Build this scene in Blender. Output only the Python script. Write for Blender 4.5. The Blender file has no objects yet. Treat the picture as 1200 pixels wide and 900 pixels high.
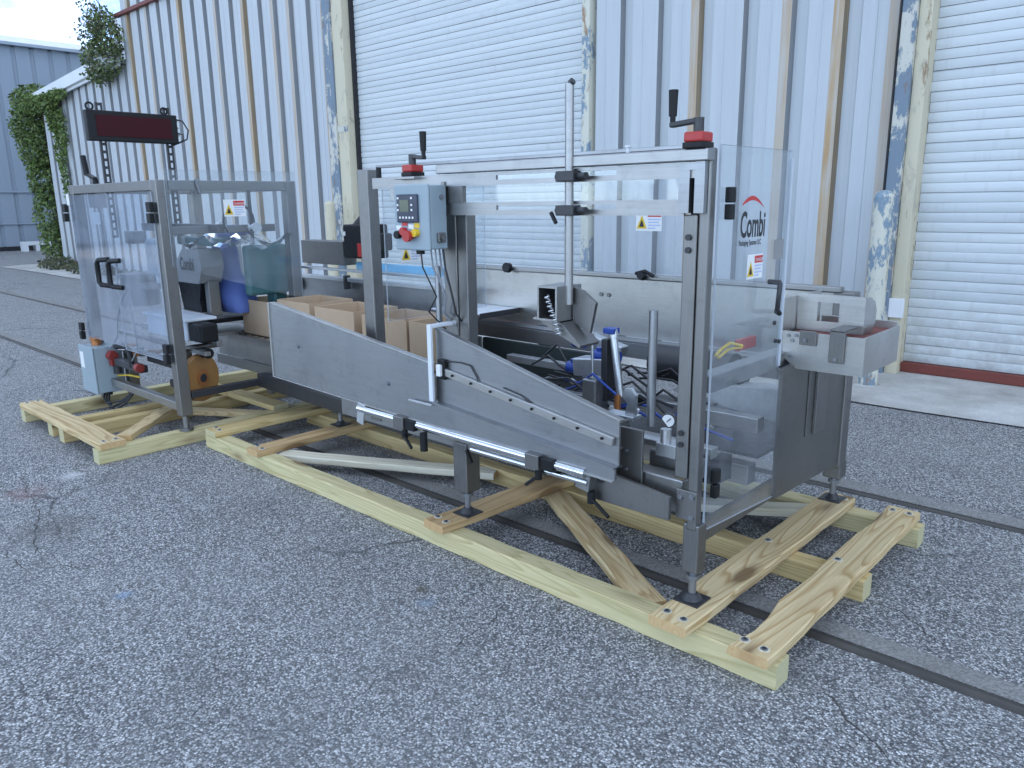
import bpy, bmesh, math, random
from mathutils import Vector, Matrix
random.seed(7)
R = math.radians
S = bpy.context.scene
COL = S.collection

# ------------------------------------------------------------------ camera
cam = bpy.data.objects.new('camera', bpy.data.cameras.new('camera'))
COL.objects.link(cam)
cam.data.sensor_width = 36.0
cam.data.lens = 905.0 / 1200.0 * 36.0
cam.data.clip_start = 0.05
cam.data.clip_end = 2000
_rx = Vector((0.731, 0.682, -0.013)).normalized()
_fw = Vector((-0.666, 0.710, -0.229)).normalized()
_up = _rx.cross(_fw).normalized()
_rx = _fw.cross(_up).normalized()
cam.matrix_world = Matrix(((_rx.x, _up.x, -_fw.x, 0), (_rx.y, _up.y, -_fw.y, 0), (_rx.z, _up.z, -_fw.z, 1.5), (0, 0, 0, 1)))
S.camera = cam

# ------------------------------------------------------------------ light
SUN_EL, SUN_AZ = R(26), R(-6)      # azimuth from +Y towards +X: the sun stands behind the buildings
W = bpy.data.worlds.new('World'); S.world = W; W.use_nodes = True
nt = W.node_tree; nt.nodes.clear()
out = nt.nodes.new('ShaderNodeOutputWorld'); bg = nt.nodes.new('ShaderNodeBackground')
sky = nt.nodes.new('ShaderNodeTexSky'); sky.sky_type = 'NISHITA'; sky.sun_disc = False
sky.sun_elevation = SUN_EL; sky.sun_rotation = SUN_AZ; sky.air_density = 0.45; sky.dust_density = 0.0; sky.ozone_density = 0.4
tc = nt.nodes.new('ShaderNodeTexCoord'); mp = nt.nodes.new('ShaderNodeMapping'); mp.inputs['Scale'].default_value = (2.2, 2.2, 6.0); mp.inputs['Location'].default_value = (3.08, 0.0, 0.0)
nz = nt.nodes.new('ShaderNodeTexNoise'); nz.inputs['Scale'].default_value = 1.6; nz.inputs['Detail'].default_value = 9; nz.inputs['Roughness'].default_value = 0.6
cr = nt.nodes.new('ShaderNodeValToRGB'); cr.color_ramp.elements[0].position = 0.44; cr.color_ramp.elements[1].position = 0.70
cr.color_ramp.elements[1].color = (0.75, 0.75, 0.75, 1)
mx = nt.nodes.new('ShaderNodeMix'); mx.data_type = 'RGBA'
mx.inputs['B'].default_value = (9.8, 11.3, 13.2, 1)
L = nt.links.new
L(tc.outputs['Generated'], mp.inputs['Vector']); L(mp.outputs[0], nz.inputs['Vector']); L(nz.outputs['Fac'], cr.inputs['Fac'])
L(cr.outputs['Color'], mx.inputs['Factor']); L(sky.outputs[0], mx.inputs['A']); L(mx.outputs['Result'], bg.inputs['Color'])
bg.inputs['Strength'].default_value = 0.15
L(bg.outputs[0], out.inputs['Surface'])
sun = bpy.data.objects.new('sun', bpy.data.lights.new('sun', 'SUN')); COL.objects.link(sun)
sun.data.energy = 3.0; sun.data.angle = R(0.5); sun.data.color = (1.0, 0.9, 0.78)
_sd = Vector((math.sin(SUN_AZ) * math.cos(SUN_EL), math.cos(SUN_AZ) * math.cos(SUN_EL), math.sin(SUN_EL)))
sun.rotation_euler = _sd.to_track_quat('Z', 'Y').to_euler()
sun.location = (-20, 30, 20)
S.view_settings.view_transform = 'Standard'; S.view_settings.look = 'None'
S.view_settings.exposure = 1.68; S.view_settings.gamma = 1.0
S.cycles.use_denoising = True
S.cycles.max_bounces = 10; S.cycles.transparent_max_bounces = 24; S.cycles.glossy_bounces = 4
S.cycles.caustics_reflective = False; S.cycles.caustics_refractive = False

# ------------------------------------------------------------------ materials
class NB:
    def __init__(s, name):
        s.m = bpy.data.materials.new(name); s.m.use_nodes = True
        s.t = s.m.node_tree; s.n = s.t.nodes
        s.b = s.n['Principled BSDF']; s.o = s.n['Material Output']
    def new(s, typ, **kw):
        n = s.n.new(typ)
        for k, v in kw.items():
            if k in n.inputs: n.inputs[k].default_value = v
            else: setattr(n, k, v)
        return n
    def ln(s, a, b): s.t.links.new(a, b)
    def coord(s, kind='Object', scale=(1, 1, 1), rnd=False):
        tc = s.new('ShaderNodeTexCoord'); mp = s.new('ShaderNodeMapping'); mp.inputs['Scale'].default_value = scale
        s.ln(tc.outputs[kind], mp.inputs['Vector'])
        if rnd:
            oi = s.new('ShaderNodeObjectInfo'); ml = s.new('ShaderNodeMath', operation='MULTIPLY'); ml.inputs[1].default_value = 57.0
            s.ln(oi.outputs['Random'], ml.inputs[0]); cb = s.new('ShaderNodeCombineXYZ')
            for i in range(3): s.ln(ml.outputs[0], cb.inputs[i])
            s.ln(cb.outputs[0], mp.inputs['Location'])
        return mp.outputs[0]
    def noise(s, vec, scale, detail=4, rough=0.55, dist=0.0):
        n = s.new('ShaderNodeTexNoise'); n.inputs['Scale'].default_value = scale; n.inputs['Detail'].default_value = detail
        n.inputs['Roughness'].default_value = rough; n.inputs['Distortion'].default_value = dist
        s.ln(vec, n.inputs['Vector']); return n.outputs['Fac']
    def ramp(s, fac, stops, interp='LINEAR'):
        r = s.new('ShaderNodeValToRGB'); e = r.color_ramp.elements; r.color_ramp.interpolation = interp
        while len(e) > 1: e.remove(e[-1])
        for i, (p, c) in enumerate(stops):
            if i == 0: e[0].position = p; el = e[0]
            else: el = e.new(p)
            el.color = (c, c, c, 1) if isinstance(c, (int, float)) else (*c, 1)
        s.ln(fac, r.inputs['Fac']); return r.outputs['Color']
    def mix(s, f, a, b, mode='MIX'):
        m = s.new('ShaderNodeMix', data_type='RGBA', blend_type=mode)
        for sock, v in (('Factor', f), ('A', a), ('B', b)):
            if hasattr(v, 'links') or isinstance(v, bpy.types.NodeSocket): s.ln(v, m.inputs[sock])
            elif sock == 'Factor': m.inputs[0].default_value = v
            else: m.inputs[sock].default_value = (*v, 1) if len(v) == 3 else v
        return m.outputs['Result']
    def bump(s, h, strength=0.3, dist=0.01):
        b = s.new('ShaderNodeBump'); b.inputs['Strength'].default_value = strength; b.inputs['Distance'].default_value = dist
        s.ln(h, b.inputs['Height']); s.ln(b.outputs[0], s.b.inputs['Normal'])
    def base(s, c):
        if isinstance(c, bpy.types.NodeSocket): s.ln(c, s.b.inputs['Base Color'])
        else: s.b.inputs['Base Color'].default_value = (*c, 1)
    def rough(s, c):
        if isinstance(c, bpy.types.NodeSocket): s.ln(c, s.b.inputs['Roughness'])
        else: s.b.inputs['Roughness'].default_value = c

def sc(c, k): return tuple(x * k for x in c)

def paint(name, c, rough=0.5, var=0.12, scale=3.0, metal=0.0, bump=0.0, spec=0.5):
    b = NB(name); v = b.coord('Object')
    f = b.noise(v, scale, 6, 0.6)
    b.base(b.mix(f, sc(c, 1 - var), sc(c, 1 + var))); b.b.inputs['Metallic'].default_value = metal
    f2 = b.noise(v, scale * 7, 3); b.rough(b.ramp(f2, [(0.3, rough * 0.85), (0.7, min(1, rough * 1.15))]))
    b.b.inputs['Specular IOR Level'].default_value = spec
    if bump: b.bump(b.noise(v, 60, 3), bump, 0.002)
    return b.m

def brushed(name, c, rough=0.42, axis=0, metal=1.0, smear=0.25):
    b = NB(name); s = [60, 60, 60]; s[axis] = 2.0
    v = b.coord('Object', tuple(s)); v2 = b.coord('Object', (1, 1, 1))
    f = b.noise(v, 3.0, 4, 0.6); g = b.noise(v2, 2.3, 6, 0.65)
    col = b.mix(f, sc(c, 0.82), sc(c, 1.14)); dd = b.noise(v2, 14, 8, 0.72); col = b.mix(b.ramp(dd, [(0.52, 0.0), (0.72, 0.4)]), col, sc(c, 0.55)); col = b.mix(b.ramp(g, [(0.35, 0.0), (0.75, smear)]), col, (0.30, 0.27, 0.23))
    b.base(col); b.b.inputs['Metallic'].default_value = metal
    b.rough(b.ramp(g, [(0.25, rough * 0.85), (0.8, min(1, rough * 1.3))]))
    b.bump(f, 0.05, 0.001)
    return b.m

M = {}
M['frame'] = brushed('brushed_frame_steel', (0.25, 0.246, 0.242), 0.42, 2)
M['frame_x'] = brushed('brushed_beam_steel', (0.38, 0.378, 0.375), 0.40, 0)
M['plate'] = brushed('brushed_sheet_steel', (0.36, 0.37, 0.385), 0.40, 0)
M['sheet'] = brushed('stained_sheet_steel', (0.58, 0.575, 0.56), 0.36, 0, 1.0, 0.5)
M['dark_sheet'] = brushed('dark_sheet_steel', (0.225, 0.222, 0.215), 0.46, 2)
M['alu'] = brushed('pale_aluminium', (0.72, 0.74, 0.76), 0.38, 2)
M['chrome'] = brushed('chromed_rod', (0.80, 0.82, 0.84), 0.16, 0, 1.0, 0.05)
M['black'] = paint('black_plastic', (0.010, 0.010, 0.011), 0.5, 0.2, spec=0.3)
M['black_metal'] = paint('blackened_metal', (0.03, 0.03, 0.033), 0.4, 0.3)
M['rubber'] = paint('dark_rubber', (0.03, 0.03, 0.03), 0.8)
M['red'] = paint('red_plastic', (0.42, 0.03, 0.025), 0.4)
M['dark_red'] = paint('faded_dark_red', (0.22, 0.025, 0.02), 0.5, 0.3)
M['box_grey'] = paint('grey_blue_enamel', (0.29, 0.355, 0.39), 0.42, 0.06)
M['navy'] = paint('navy_panel', (0.012, 0.02, 0.05), 0.3)
M['lcd'] = paint('dull_display', (0.07, 0.09, 0.06), 0.2)
M['yellow'] = paint('yellow_paint', (0.72, 0.48, 0.03), 0.5)
M['white'] = paint('white_plastic', (0.72, 0.73, 0.74), 0.5, 0.05)
M['white_metal'] = paint('white_enamel', (0.68, 0.71, 0.75), 0.4, 0.06)
M['blue'] = paint('blue_anodised', (0.02, 0.06, 0.30), 0.35)
M['blue_cloth'] = paint('blue_bag', (0.12, 0.18, 0.48), 0.6, 0.25)
M['blue_film'] = paint('blue_film', (0.22, 0.52, 0.78), 0.25, 0.2)
M['green_metal'] = paint('green_grey_cover', (0.06, 0.15, 0.155), 0.4, 0.3)
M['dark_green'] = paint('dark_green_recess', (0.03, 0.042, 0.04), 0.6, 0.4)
M['grey_cast'] = paint('grey_cast_cover', (0.26, 0.26, 0.26), 0.5, 0.1)
M['tape'] = paint('tan_tape_roll', (0.34, 0.17, 0.055), 0.35, 0.25, 9)
M['copper'] = paint('orange_brass', (0.5, 0.2, 0.07), 0.4, 0.2, 5, 0.6)
M['ink'] = paint('black_ink', (0.015, 0.015, 0.018), 0.5)
M['sticker_white'] = paint('white_sticker', (0.78, 0.78, 0.76), 0.4, 0.03)
M['sticker_red'] = paint('red_sticker', (0.55, 0.03, 0.03), 0.4, 0.03)
M['sticker_blue'] = paint('pale_print', (0.45, 0.52, 0.70), 0.4, 0.03)
M['gravel_white'] = paint('pale_belt', (0.50, 0.51, 0.50), 0.7, 0.3, 30)
M['cable'] = paint('black_cable', (0.02, 0.02, 0.022), 0.5)
M['cable_grey'] = paint('grey_cable', (0.25, 0.26, 0.28), 0.5)
M['cable_yellow'] = paint('yellow_cable', (0.7, 0.5, 0.06), 0.5)
M['red_primer'] = paint('red_brown_beam', (0.16, 0.035, 0.025), 0.6, 0.3, 6)
M['gutter'] = paint('dirty_flangeway', (0.06, 0.055, 0.05), 0.9, 0.4, 12)
M['fascia'] = paint('white_fascia', (0.70, 0.72, 0.72), 0.5, 0.08)
M['roof'] = paint('grey_roof', (0.4, 0.42, 0.43), 0.6)
M['dark_gap'] = paint('dark_joint', (0.02, 0.02, 0.022), 0.8)

def led_mat():
    b = NB('led_window'); v = b.coord('Object', (1, 170, 170)); vo = b.new('ShaderNodeTexVoronoi', feature='F1')
    vo.inputs['Randomness'].default_value = 0.0; vo.inputs['Scale'].default_value = 1.0; b.ln(v, vo.inputs['Vector'])
    b.base(b.ramp(vo.outputs['Distance'], [(0.25, (0.075, 0.005, 0.009)), (0.45, (0.022, 0.002, 0.004))])); b.rough(0.5); b.b.inputs['Specular IOR Level'].default_value = 0.2; return b.m
M['led'] = led_mat()

def clear_mat(name, tint=(0.90, 0.94, 0.97), haze=0.05, gl=1.0):
    b = NB(name); b.n.remove(b.b)
    tr = b.new('ShaderNodeBsdfTransparent'); tr.inputs[0].default_value = (*tint, 1)
    go = b.new('ShaderNodeBsdfGlossy'); go.inputs['Roughness'].default_value = 0.06; go.inputs['Color'].default_value = (1, 1, 1, 1)
    df = b.new('ShaderNodeBsdfDiffuse'); df.inputs['Color'].default_value = (0.7, 0.73, 0.78, 1)
    v = b.coord('Object', (1, 1, 0.5)); f = b.ramp(b.noise(v, 5, 6, 0.7, 0.6), [(0.35, haze * 0.4), (0.7, haze * 2.0)])
    m1 = b.new('ShaderNodeMixShader'); b.ln(f, m1.inputs[0]); b.ln(tr.outputs[0], m1.inputs[1]); b.ln(df.outputs[0], m1.inputs[2])
    lw = b.new('ShaderNodeLayerWeight'); lw.inputs['Blend'].default_value = 0.5
    pw = b.new('ShaderNodeMath', operation='POWER'); pw.inputs[1].default_value = 5.0; b.ln(lw.outputs['Facing'], pw.inputs[0])
    ml = b.new('ShaderNodeMath', operation='MULTIPLY_ADD'); ml.inputs[1].default_value = 0.9 * gl; ml.inputs[2].default_value = 0.035 * gl; b.ln(pw.outputs[0], ml.inputs[0])
    bp = b.new('ShaderNodeBump'); bp.inputs['Strength'].default_value = 0.04; bp.inputs['Distance'].default_value = 0.02
    b.ln(b.noise(b.coord('Object'), 2.5, 2), bp.inputs['Height']); b.ln(bp.outputs[0], go.inputs['Normal'])
    m2 = b.new('ShaderNodeMixShader'); b.ln(ml.outputs[0], m2.inputs[0]); b.ln(m1.outputs[0], m2.inputs[1]); b.ln(go.outputs[0], m2.inputs[2])
    b.ln(m2.outputs[0], b.o.inputs['Surface']); return b.m
M['clear'] = clear_mat('clear_polycarbonate', (0.92, 0.94, 0.95), 0.045)
M['clear_blue'] = clear_mat('scuffed_polycarbonate', (0.84, 0.88, 0.93), 0.095, 1.0)
M['wrap'] = clear_mat('plastic_wrap', (0.80, 0.88, 0.90), 0.12, 1.6)
M['edge'] = paint('sawn_plastic_edge', (0.52, 0.56, 0.60), 0.4, 0.05)

def wood_mat(name, c1, c2, green=0.0, knots=True, ring=1.0):
    b = NB(name)
    v = b.coord('Object', (0.55, 1, 1), True)
    wob = b.noise(v, 2.2, 3, 0.5)
    # growth rings cut lengthwise: distance from a wandering pith under the board
    vs = b.new('ShaderNodeVectorMath', operation='MULTIPLY'); vs.inputs[1].default_value = (0.9, 7.0, 7.0); b.ln(v, vs.inputs[0])
    wn = b.noise(vs.outputs[0], 0.85, 2, 0.45, 0.35)
    ml = b.new('ShaderNodeMath', operation='MULTIPLY'); ml.inputs[1].default_value = 15.0 * ring; b.ln(wn, ml.inputs[0])
    fr = b.new('ShaderNodeMath', operation='FRACT'); b.ln(ml.outputs[0], fr.inputs[0])
    rings = b.ramp(fr.outputs[0], [(0.0, 0.0), (0.55, 0.18), (0.86, 0.85), (1.0, 0.0)])
    vf = b.coord('Object', (3, 140, 140), True); fib = b.noise(vf, 1.0, 4, 0.6)
    col = b.mix(rings, c1, c2)
    col = b.mix(b.ramp(fib, [(0.35, 0.0), (0.75, 0.45)]), col, sc(c2, 0.75))
    big = b.noise(b.coord('Object', (0.8, 3, 3), True), 2.0, 4, 0.6)
    if green: col = b.mix(b.ramp(big, [(0.3, green * 1.0), (0.7, green * 0.25)]), col, (0.50, 0.53, 0.30))
    else: col = b.mix(b.ramp(big, [(0.45, 0.0), (0.8, 0.4)]), col, sc(c2, 0.7))
    if knots:
        vk = b.coord('Object', (2.2, 7, 7), True); vo = b.new('ShaderNodeTexVoronoi', feature='F1'); vo.inputs['Scale'].default_value = 0.9; b.ln(vk, vo.inputs['Vector'])
        col = b.mix(b.ramp(vo.outputs['Distance'], [(0.15, 0.85), (0.21, 0.3), (0.30, 0.0)]), col, (0.16, 0.09, 0.04))
    tcn = b.new('ShaderNodeTexCoord'); sn = b.new('ShaderNodeSeparateXYZ'); b.ln(tcn.outputs['Normal'], sn.inputs[0]); ab = b.new('ShaderNodeMath', operation='ABSOLUTE'); b.ln(sn.outputs[0], ab.inputs[0])
    col = b.mix(b.ramp(ab.outputs[0], [(0.85, 0.0), (0.95, 0.75)]), col, b.mix(b.noise(b.coord('Object', (1, 60, 60)), 1.5, 4), (0.50, 0.29, 0.12), (0.62, 0.43, 0.22)) if not green else (0.50, 0.46, 0.28))
    b.base(col); b.rough(0.78); b.b.inputs['Specular IOR Level'].default_value = 0.25
    b.bump(b.mix(0.5, fib, rings), 0.35, 0.002)
    return b.m
M['pt'] = wood_mat('treated_timber', (0.72, 0.58, 0.33), (0.44, 0.33, 0.14), 0.40, True, 1.2)
M['pt2'] = wood_mat('treated_timber_yellow', (0.68, 0.51, 0.25), (0.46, 0.30, 0.11), 0.12, True, 0.9)
M['pine'] = wood_mat('pine_board', (0.74, 0.59, 0.34), (0.44, 0.27, 0.11), 0.0, True, 1.6)
M['pine_brown'] = wood_mat('brown_board', (0.60, 0.42, 0.22), (0.38, 0.23, 0.10), 0.0, True, 0.7)
M['pine_pale'] = wood_mat('pale_board', (0.76, 0.70, 0.55), (0.60, 0.52, 0.36), 0.0, False, 0.4)

def card_mat():
    b = NB('cardboard'); v = b.coord('Object'); f = b.noise(v, 6, 5); b.base(b.mix(f, (0.47, 0.335, 0.22), (0.55, 0.405, 0.275))); b.rough(0.85); b.b.inputs['Specular IOR Level'].default_value = 0.15
    b.bump(b.noise(b.coord('Object', (90, 4, 4)), 1.0, 2), 0.06, 0.002); return b.m
M['card'] = card_mat()

def asphalt_mat():
    b = NB('asphalt'); v = b.coord('Object')
    wv = b.new('ShaderNodeTexNoise'); wv.inputs['Scale'].default_value = 35; wv.inputs['Detail'].default_value = 2; b.ln(v, wv.inputs['Vector'])
    vv = b.new('ShaderNodeVectorMath', operation='MULTIPLY_ADD'); vv.inputs[1].default_value = (0.005, 0.005, 0); b.ln(wv.outputs['Color'], vv.inputs[0]); b.ln(v, vv.inputs[2])
    vo = b.new('ShaderNodeTexVoronoi', feature='F1'); vo.inputs['Scale'].default_value = 150; b.ln(vv.outputs[0], vo.inputs['Vector'])
    cs = b.new('ShaderNodeSeparateColor'); b.ln(vo.outputs['Color'], cs.inputs[0])
    stone = b.ramp(cs.outputs[0], [(0.0, (0.055, 0.056, 0.06)), (0.25, (0.17, 0.17, 0.175)), (0.5, (0.32, 0.32, 0.32)), (0.72, (0.50, 0.50, 0.495)), (0.9, (0.76, 0.755, 0.74)), (1.0, (0.92, 0.91, 0.89))])
    stone = b.mix(b.ramp(cs.outputs[1], [(0.6, 0.0), (1.0, 0.35)]), stone, (0.20, 0.165, 0.13))
    gap = b.ramp(vo.outputs['Distance'], [(0.42, 0.0), (0.8, 0.8)])
    col = b.mix(gap, stone, (0.035, 0.035, 0.038))
    fine = b.noise(v, 320, 3, 0.7); col = b.mix(b.ramp(fine, [(0.45, 0.0), (0.75, 0.35)]), col, (0.07, 0.07, 0.075))
    big = b.noise(v, 0.55, 7, 0.62); col = b.mix(b.ramp(big, [(0.38, 0.0), (0.7, 0.4)]), col, (0.30, 0.30, 0.295))
    med = b.noise(v, 2.4, 6, 0.6); col = b.mix(b.ramp(med, [(0.52, 0.0), (0.78, 0.3)]), col, (0.09, 0.09, 0.095))
    # cracks
    wc = b.new('ShaderNodeTexNoise'); wc.inputs['Scale'].default_value = 1.3; wc.inputs['Detail'].default_value = 5; b.ln(v, wc.inputs['Vector'])
    v3 = b.new('ShaderNodeVectorMath', operation='MULTIPLY_ADD'); v3.inputs[1].default_value = (0.7, 0.7, 0); b.ln(wc.outputs['Color'], v3.inputs[0]); b.ln(v, v3.inputs[2])
    vc = b.new('ShaderNodeTexVoronoi', feature='DISTANCE_TO_EDGE'); vc.inputs['Scale'].default_value = 0.42; b.ln(v3.outputs[0], vc.inputs['Vector'])
    ck = b.ramp(vc.outputs['Distance'], [(0.0, 0.85), (0.003, 0.55), (0.008, 0.0)])
    msk = b.ramp(b.noise(v, 0.8, 3), [(0.44, 0.0), (0.60, 0.8)])
    ck = b.mix(1.0, ck, msk, 'MULTIPLY'); col = b.mix(ck, col, (0.02, 0.02, 0.022))
    for (mx_, my_, rad, mc, k) in [(-4.62, 1.07, 0.16, (0.28, 0.16, 0.15), 0.4), (-3.05, 0.98, 0.05, (0.24, 0.36, 0.52), 0.5), (-2.1, 1.74, 0.05, (0.22, 0.32, 0.42), 0.4), (-4.74, 1.34, 0.1, (0.62, 0.62, 0.62), 0.6), (-2.2, 1.8, 0.045, (0.1, 0.085, 0.06), 0.7), (-2.27, 0.91, 0.22, (0.10, 0.10, 0.10), 0.25), (-1.91, 0.95, 0.25, (0.10, 0.10, 0.10), 0.2), (-1.25, 1.65, 0.2, (0.10, 0.10, 0.10), 0.2), (-3.99, 1.0, 0.25, (0.07, 0.065, 0.06), 0.45)]:   # old paint marks and oil spots on the asphalt
        dn = b.new('ShaderNodeVectorMath', operation='DISTANCE'); b.ln(v3.outputs[0], dn.inputs[0]); b.ln(v, dn.inputs[0]); dn.inputs[1].default_value = (mx_, my_, 0)
        ad = b.new('ShaderNodeMath', operation='MULTIPLY_ADD'); ad.inputs[1].default_value = rad * 2.2; b.ln(b.noise(v, 14, 5, 0.75), ad.inputs[0]); b.ln(dn.outputs['Value'], ad.inputs[2])
        col = b.mix(b.ramp(ad.outputs[0], [(rad * 1.3, k), (rad * 2.0, 0.0)]), col, mc)
    b.base(col); b.rough(0.85); b.b.inputs['Specular IOR Level'].default_value = 0.3
    h = b.mix(0.35, b.ramp(vo.outputs['Distance'], [(0.0, 1.0), (0.8, 0.0)]), fine)
    h = b.mix(ck, h, (0, 0, 0)); b.bump(h, 0.9, 0.006); return b.m
M['asphalt'] = asphalt_mat()

def concrete_mat():
    b = NB('worn_concrete'); v = b.coord('Object'); f = b.noise(v, 1.6, 8, 0.65); g = b.noise(v, 60, 4, 0.7)
    col = b.mix(b.ramp(f, [(0.3, 0.0), (0.7, 1.0)]), (0.30, 0.28, 0.25), (0.62, 0.61, 0.58)); col = b.mix(b.ramp(g, [(0.5, 0.0), (0.75, 0.5)]), col, (0.2, 0.19, 0.18))
    b.base(col); b.rough(0.9); b.bump(g, 0.5, 0.005); return b.m
M['concrete'] = concrete_mat()

def rail_mat():
    b = NB('rusty_rail'); v = b.coord('Object', (1, 4, 4)); f = b.noise(v, 3, 6, 0.7); b.base(b.ramp(f, [(0.3, (0.05, 0.046, 0.043)), (0.7, (0.13, 0.118, 0.105))])); b.rough(0.65); b.b.inputs['Metallic'].default_value = 0.4; return b.m
M['rail'] = rail_mat()
def infill_mat():
    b = NB('track_infill'); v = b.coord('Object'); f = b.noise(v, 95, 4, 0.8); g = b.noise(v, 3, 5, 0.6)
    c = b.ramp(f, [(0.3, (0.10, 0.097, 0.092)), (0.5, (0.24, 0.235, 0.225)), (0.7, (0.42, 0.41, 0.39))]); c = b.mix(b.ramp(g, [(0.4, 0.0), (0.7, 0.5)]), c, (0.17, 0.155, 0.135)); b.base(c); b.rough(0.9); b.bump(f, 0.6, 0.006); return b.m
M['infill'] = infill_mat()

def wall_mat(name, c, rust=0.0, dirt=0.25):
    b = NB(name); v = b.coord('Object', (9, 9, 0.35)); v2 = b.coord('Object', (1, 1, 0.6)); 
    f = b.noise(v, 1.6, 6, 0.65); g = b.noise(v2, 1.5, 5, 0.6)
    col = b.mix(b.ramp(f, [(0.35, 0.0), (0.8, dirt)]), c, (0.36, 0.36, 0.34)); col = b.mix(b.ramp(g, [(0.4, 0.0), (0.8, dirt)]), col, sc(c, 0.78))
    v4 = b.coord('Object', (70, 70, 0.8)); col = b.mix(b.ramp(b.noise(v4, 1.0, 3), [(0.55, 0.0), (0.75, 0.25)]), col, (0.33, 0.33, 0.33))
    if rust:
        v3 = b.coord('Object', (26, 26, 0.9)); r = b.mix(0.4, b.noise(v3, 1.0, 6, 0.65), b.noise(b.coord('Object', (3, 3, 0.8)), 1.6, 5, 0.6))
        rc = b.mix(b.noise(b.coord('Object', (4, 4, 1.2)), 2.0, 4), (0.36, 0.20, 0.08), (0.50, 0.36, 0.19))
        col = b.mix(b.ramp(r, [(0.36, 0.15 * rust), (0.58, rust)]), col, rc)
    b.base(col); b.rough(0.55); b.b.inputs['Specular IOR Level'].default_value = 0.35
    b.bump(b.noise(b.coord('Object', (3, 3, 1)), 2.0, 3), 0.12, 0.02); return b.m
def slat_mat():
    b = NB('pale_door_slat'); oi = b.new('ShaderNodeObjectInfo'); v = b.coord('Object', (1, 4, 4), True)
    g = b.new('ShaderNodeNewGeometry'); sx = b.new('ShaderNodeSeparateXYZ'); b.ln(g.outputs['Position'], sx.inputs[0])
    c = b.mix(oi.outputs['Random'], (0.53, 0.56, 0.565), (0.60, 0.625, 0.625)); c = b.mix(b.ramp(b.noise(v, 2.2, 6, 0.65), [(0.45, 0.0), (0.8, 0.3)]), c, (0.42, 0.43, 0.43))
    vs = b.coord('Object', (14, 14, 0.4), True); c = b.mix(b.ramp(b.noise(vs, 1.0, 5, 0.6), [(0.56, 0.0), (0.8, 0.35)]), c, (0.36, 0.35, 0.33))
    gr = b.ramp(sx.outputs[2], [(0.10, 0.5), (0.9, 0.0)]); sp_ = b.ramp(b.noise(b.coord('Object', (3, 3, 3), True), 3.0, 6, 0.7), [(0.42, 0.0), (0.62, 1.0)])
    c = b.mix(b.mix(1.0, gr, sp_, 'MULTIPLY'), c, (0.30, 0.28, 0.25)); b.base(c); b.rough(0.5); b.b.inputs['Specular IOR Level'].default_value = 0.4
    b.bump(b.noise(b.coord('Object', (2, 2, 2), True), 1.5, 3), 0.15, 0.02); return b.m
M['wall'] = wall_mat('weathered_pale_siding', (0.50, 0.525, 0.54))
M['wall_rust'] = wall_mat('rust_streaked_siding', (0.48, 0.48, 0.46), 0.95)
M['wall_stain'] = wall_mat('lightly_stained_siding', (0.49, 0.49, 0.475), 0.62)
M['wall_groove'] = wall_mat('dirty_siding_groove', (0.19, 0.21, 0.235), 0.1, 0.4)  # shade of the right-facing rib flanks, put into their colour
M['wall_groove_rust'] = wall_mat('rusty_siding_groove', (0.15, 0.125, 0.09), 0.45, 0.4)  # rust plus flank shade, both in the colour
M['slat'] = slat_mat()
M['far_wall'] = wall_mat('grey_siding', (0.27, 0.32, 0.38), 0.0, 0.12)
M['far_roof'] = paint('grey_roof_edge', (0.30, 0.35, 0.40), 0.5)

def peel_mat(name, c, under, rust, lo=0.45):
    b = NB(name); v = b.coord('Object', (1, 1, 0.45)); f = b.mix(0.25, b.noise(v, 5, 6, 0.7), b.noise(b.coord('Object', (1, 1, 0.7)), 26, 8, 0.75)); g = b.noise(b.coord('Object', (1, 1, 0.3)), 9, 7, 0.7)
    col = b.mix(b.ramp(f, [(lo, 0.0), (lo + 0.03, 1.0)]), c, under); col = b.mix(b.ramp(g, [(0.58, 0.0), (0.66, 0.9)]), col, rust)
    b.base(col); b.rough(0.7); b.bump(b.ramp(f, [(lo, 1.0), (lo + 0.03, 0.0)]), 0.5, 0.004); return b.m
M['cream'] = peel_mat('cream_paint', (0.58, 0.52, 0.38), (0.48, 0.44, 0.34), (0.22, 0.14, 0.07), 0.56)
M['peel'] = peel_mat('peeling_blue_grey', (0.17, 0.22, 0.27), (0.55, 0.53, 0.46), (0.22, 0.12, 0.06), 0.505)
M['peel2'] = peel_mat('peeling_cream', (0.60, 0.58, 0.48), (0.20, 0.27, 0.33), (0.27, 0.15, 0.07), 0.515)

def leaf_mat(name, c1, c2):
    b = NB(name); oi = b.new('ShaderNodeTexCoord'); f = b.noise(oi.outputs['Object'], 1.7, 3)
    g = b.new('ShaderNodeNewGeometry'); c = b.mix(g.outputs['Random Per Island'], c1, c2); c = b.mix(b.ramp(f, [(0.35, 0.0), (0.7, 0.5)]), c, sc(c1, 0.6))
    b.base(c); b.rough(0.55); b.b.inputs['Specular IOR Level'].default_value = 0.3; return b.m
M['leaf'] = leaf_mat('ivy_leaf', (0.09, 0.135, 0.045), (0.20, 0.25, 0.10))
M['leaf_light'] = leaf_mat('bright_leaf', (0.10, 0.17, 0.04), (0.20, 0.27, 0.07))
M['leaf_dry'] = leaf_mat('dull_leaf', (0.07, 0.085, 0.045), (0.17, 0.16, 0.09))
M['bark'] = paint('vine_bark', (0.10, 0.075, 0.05), 0.9, 0.3)

# ------------------------------------------------------------------ mesh helpers
def smoothstep(a): return a * a * (3 - 2 * a)

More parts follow.
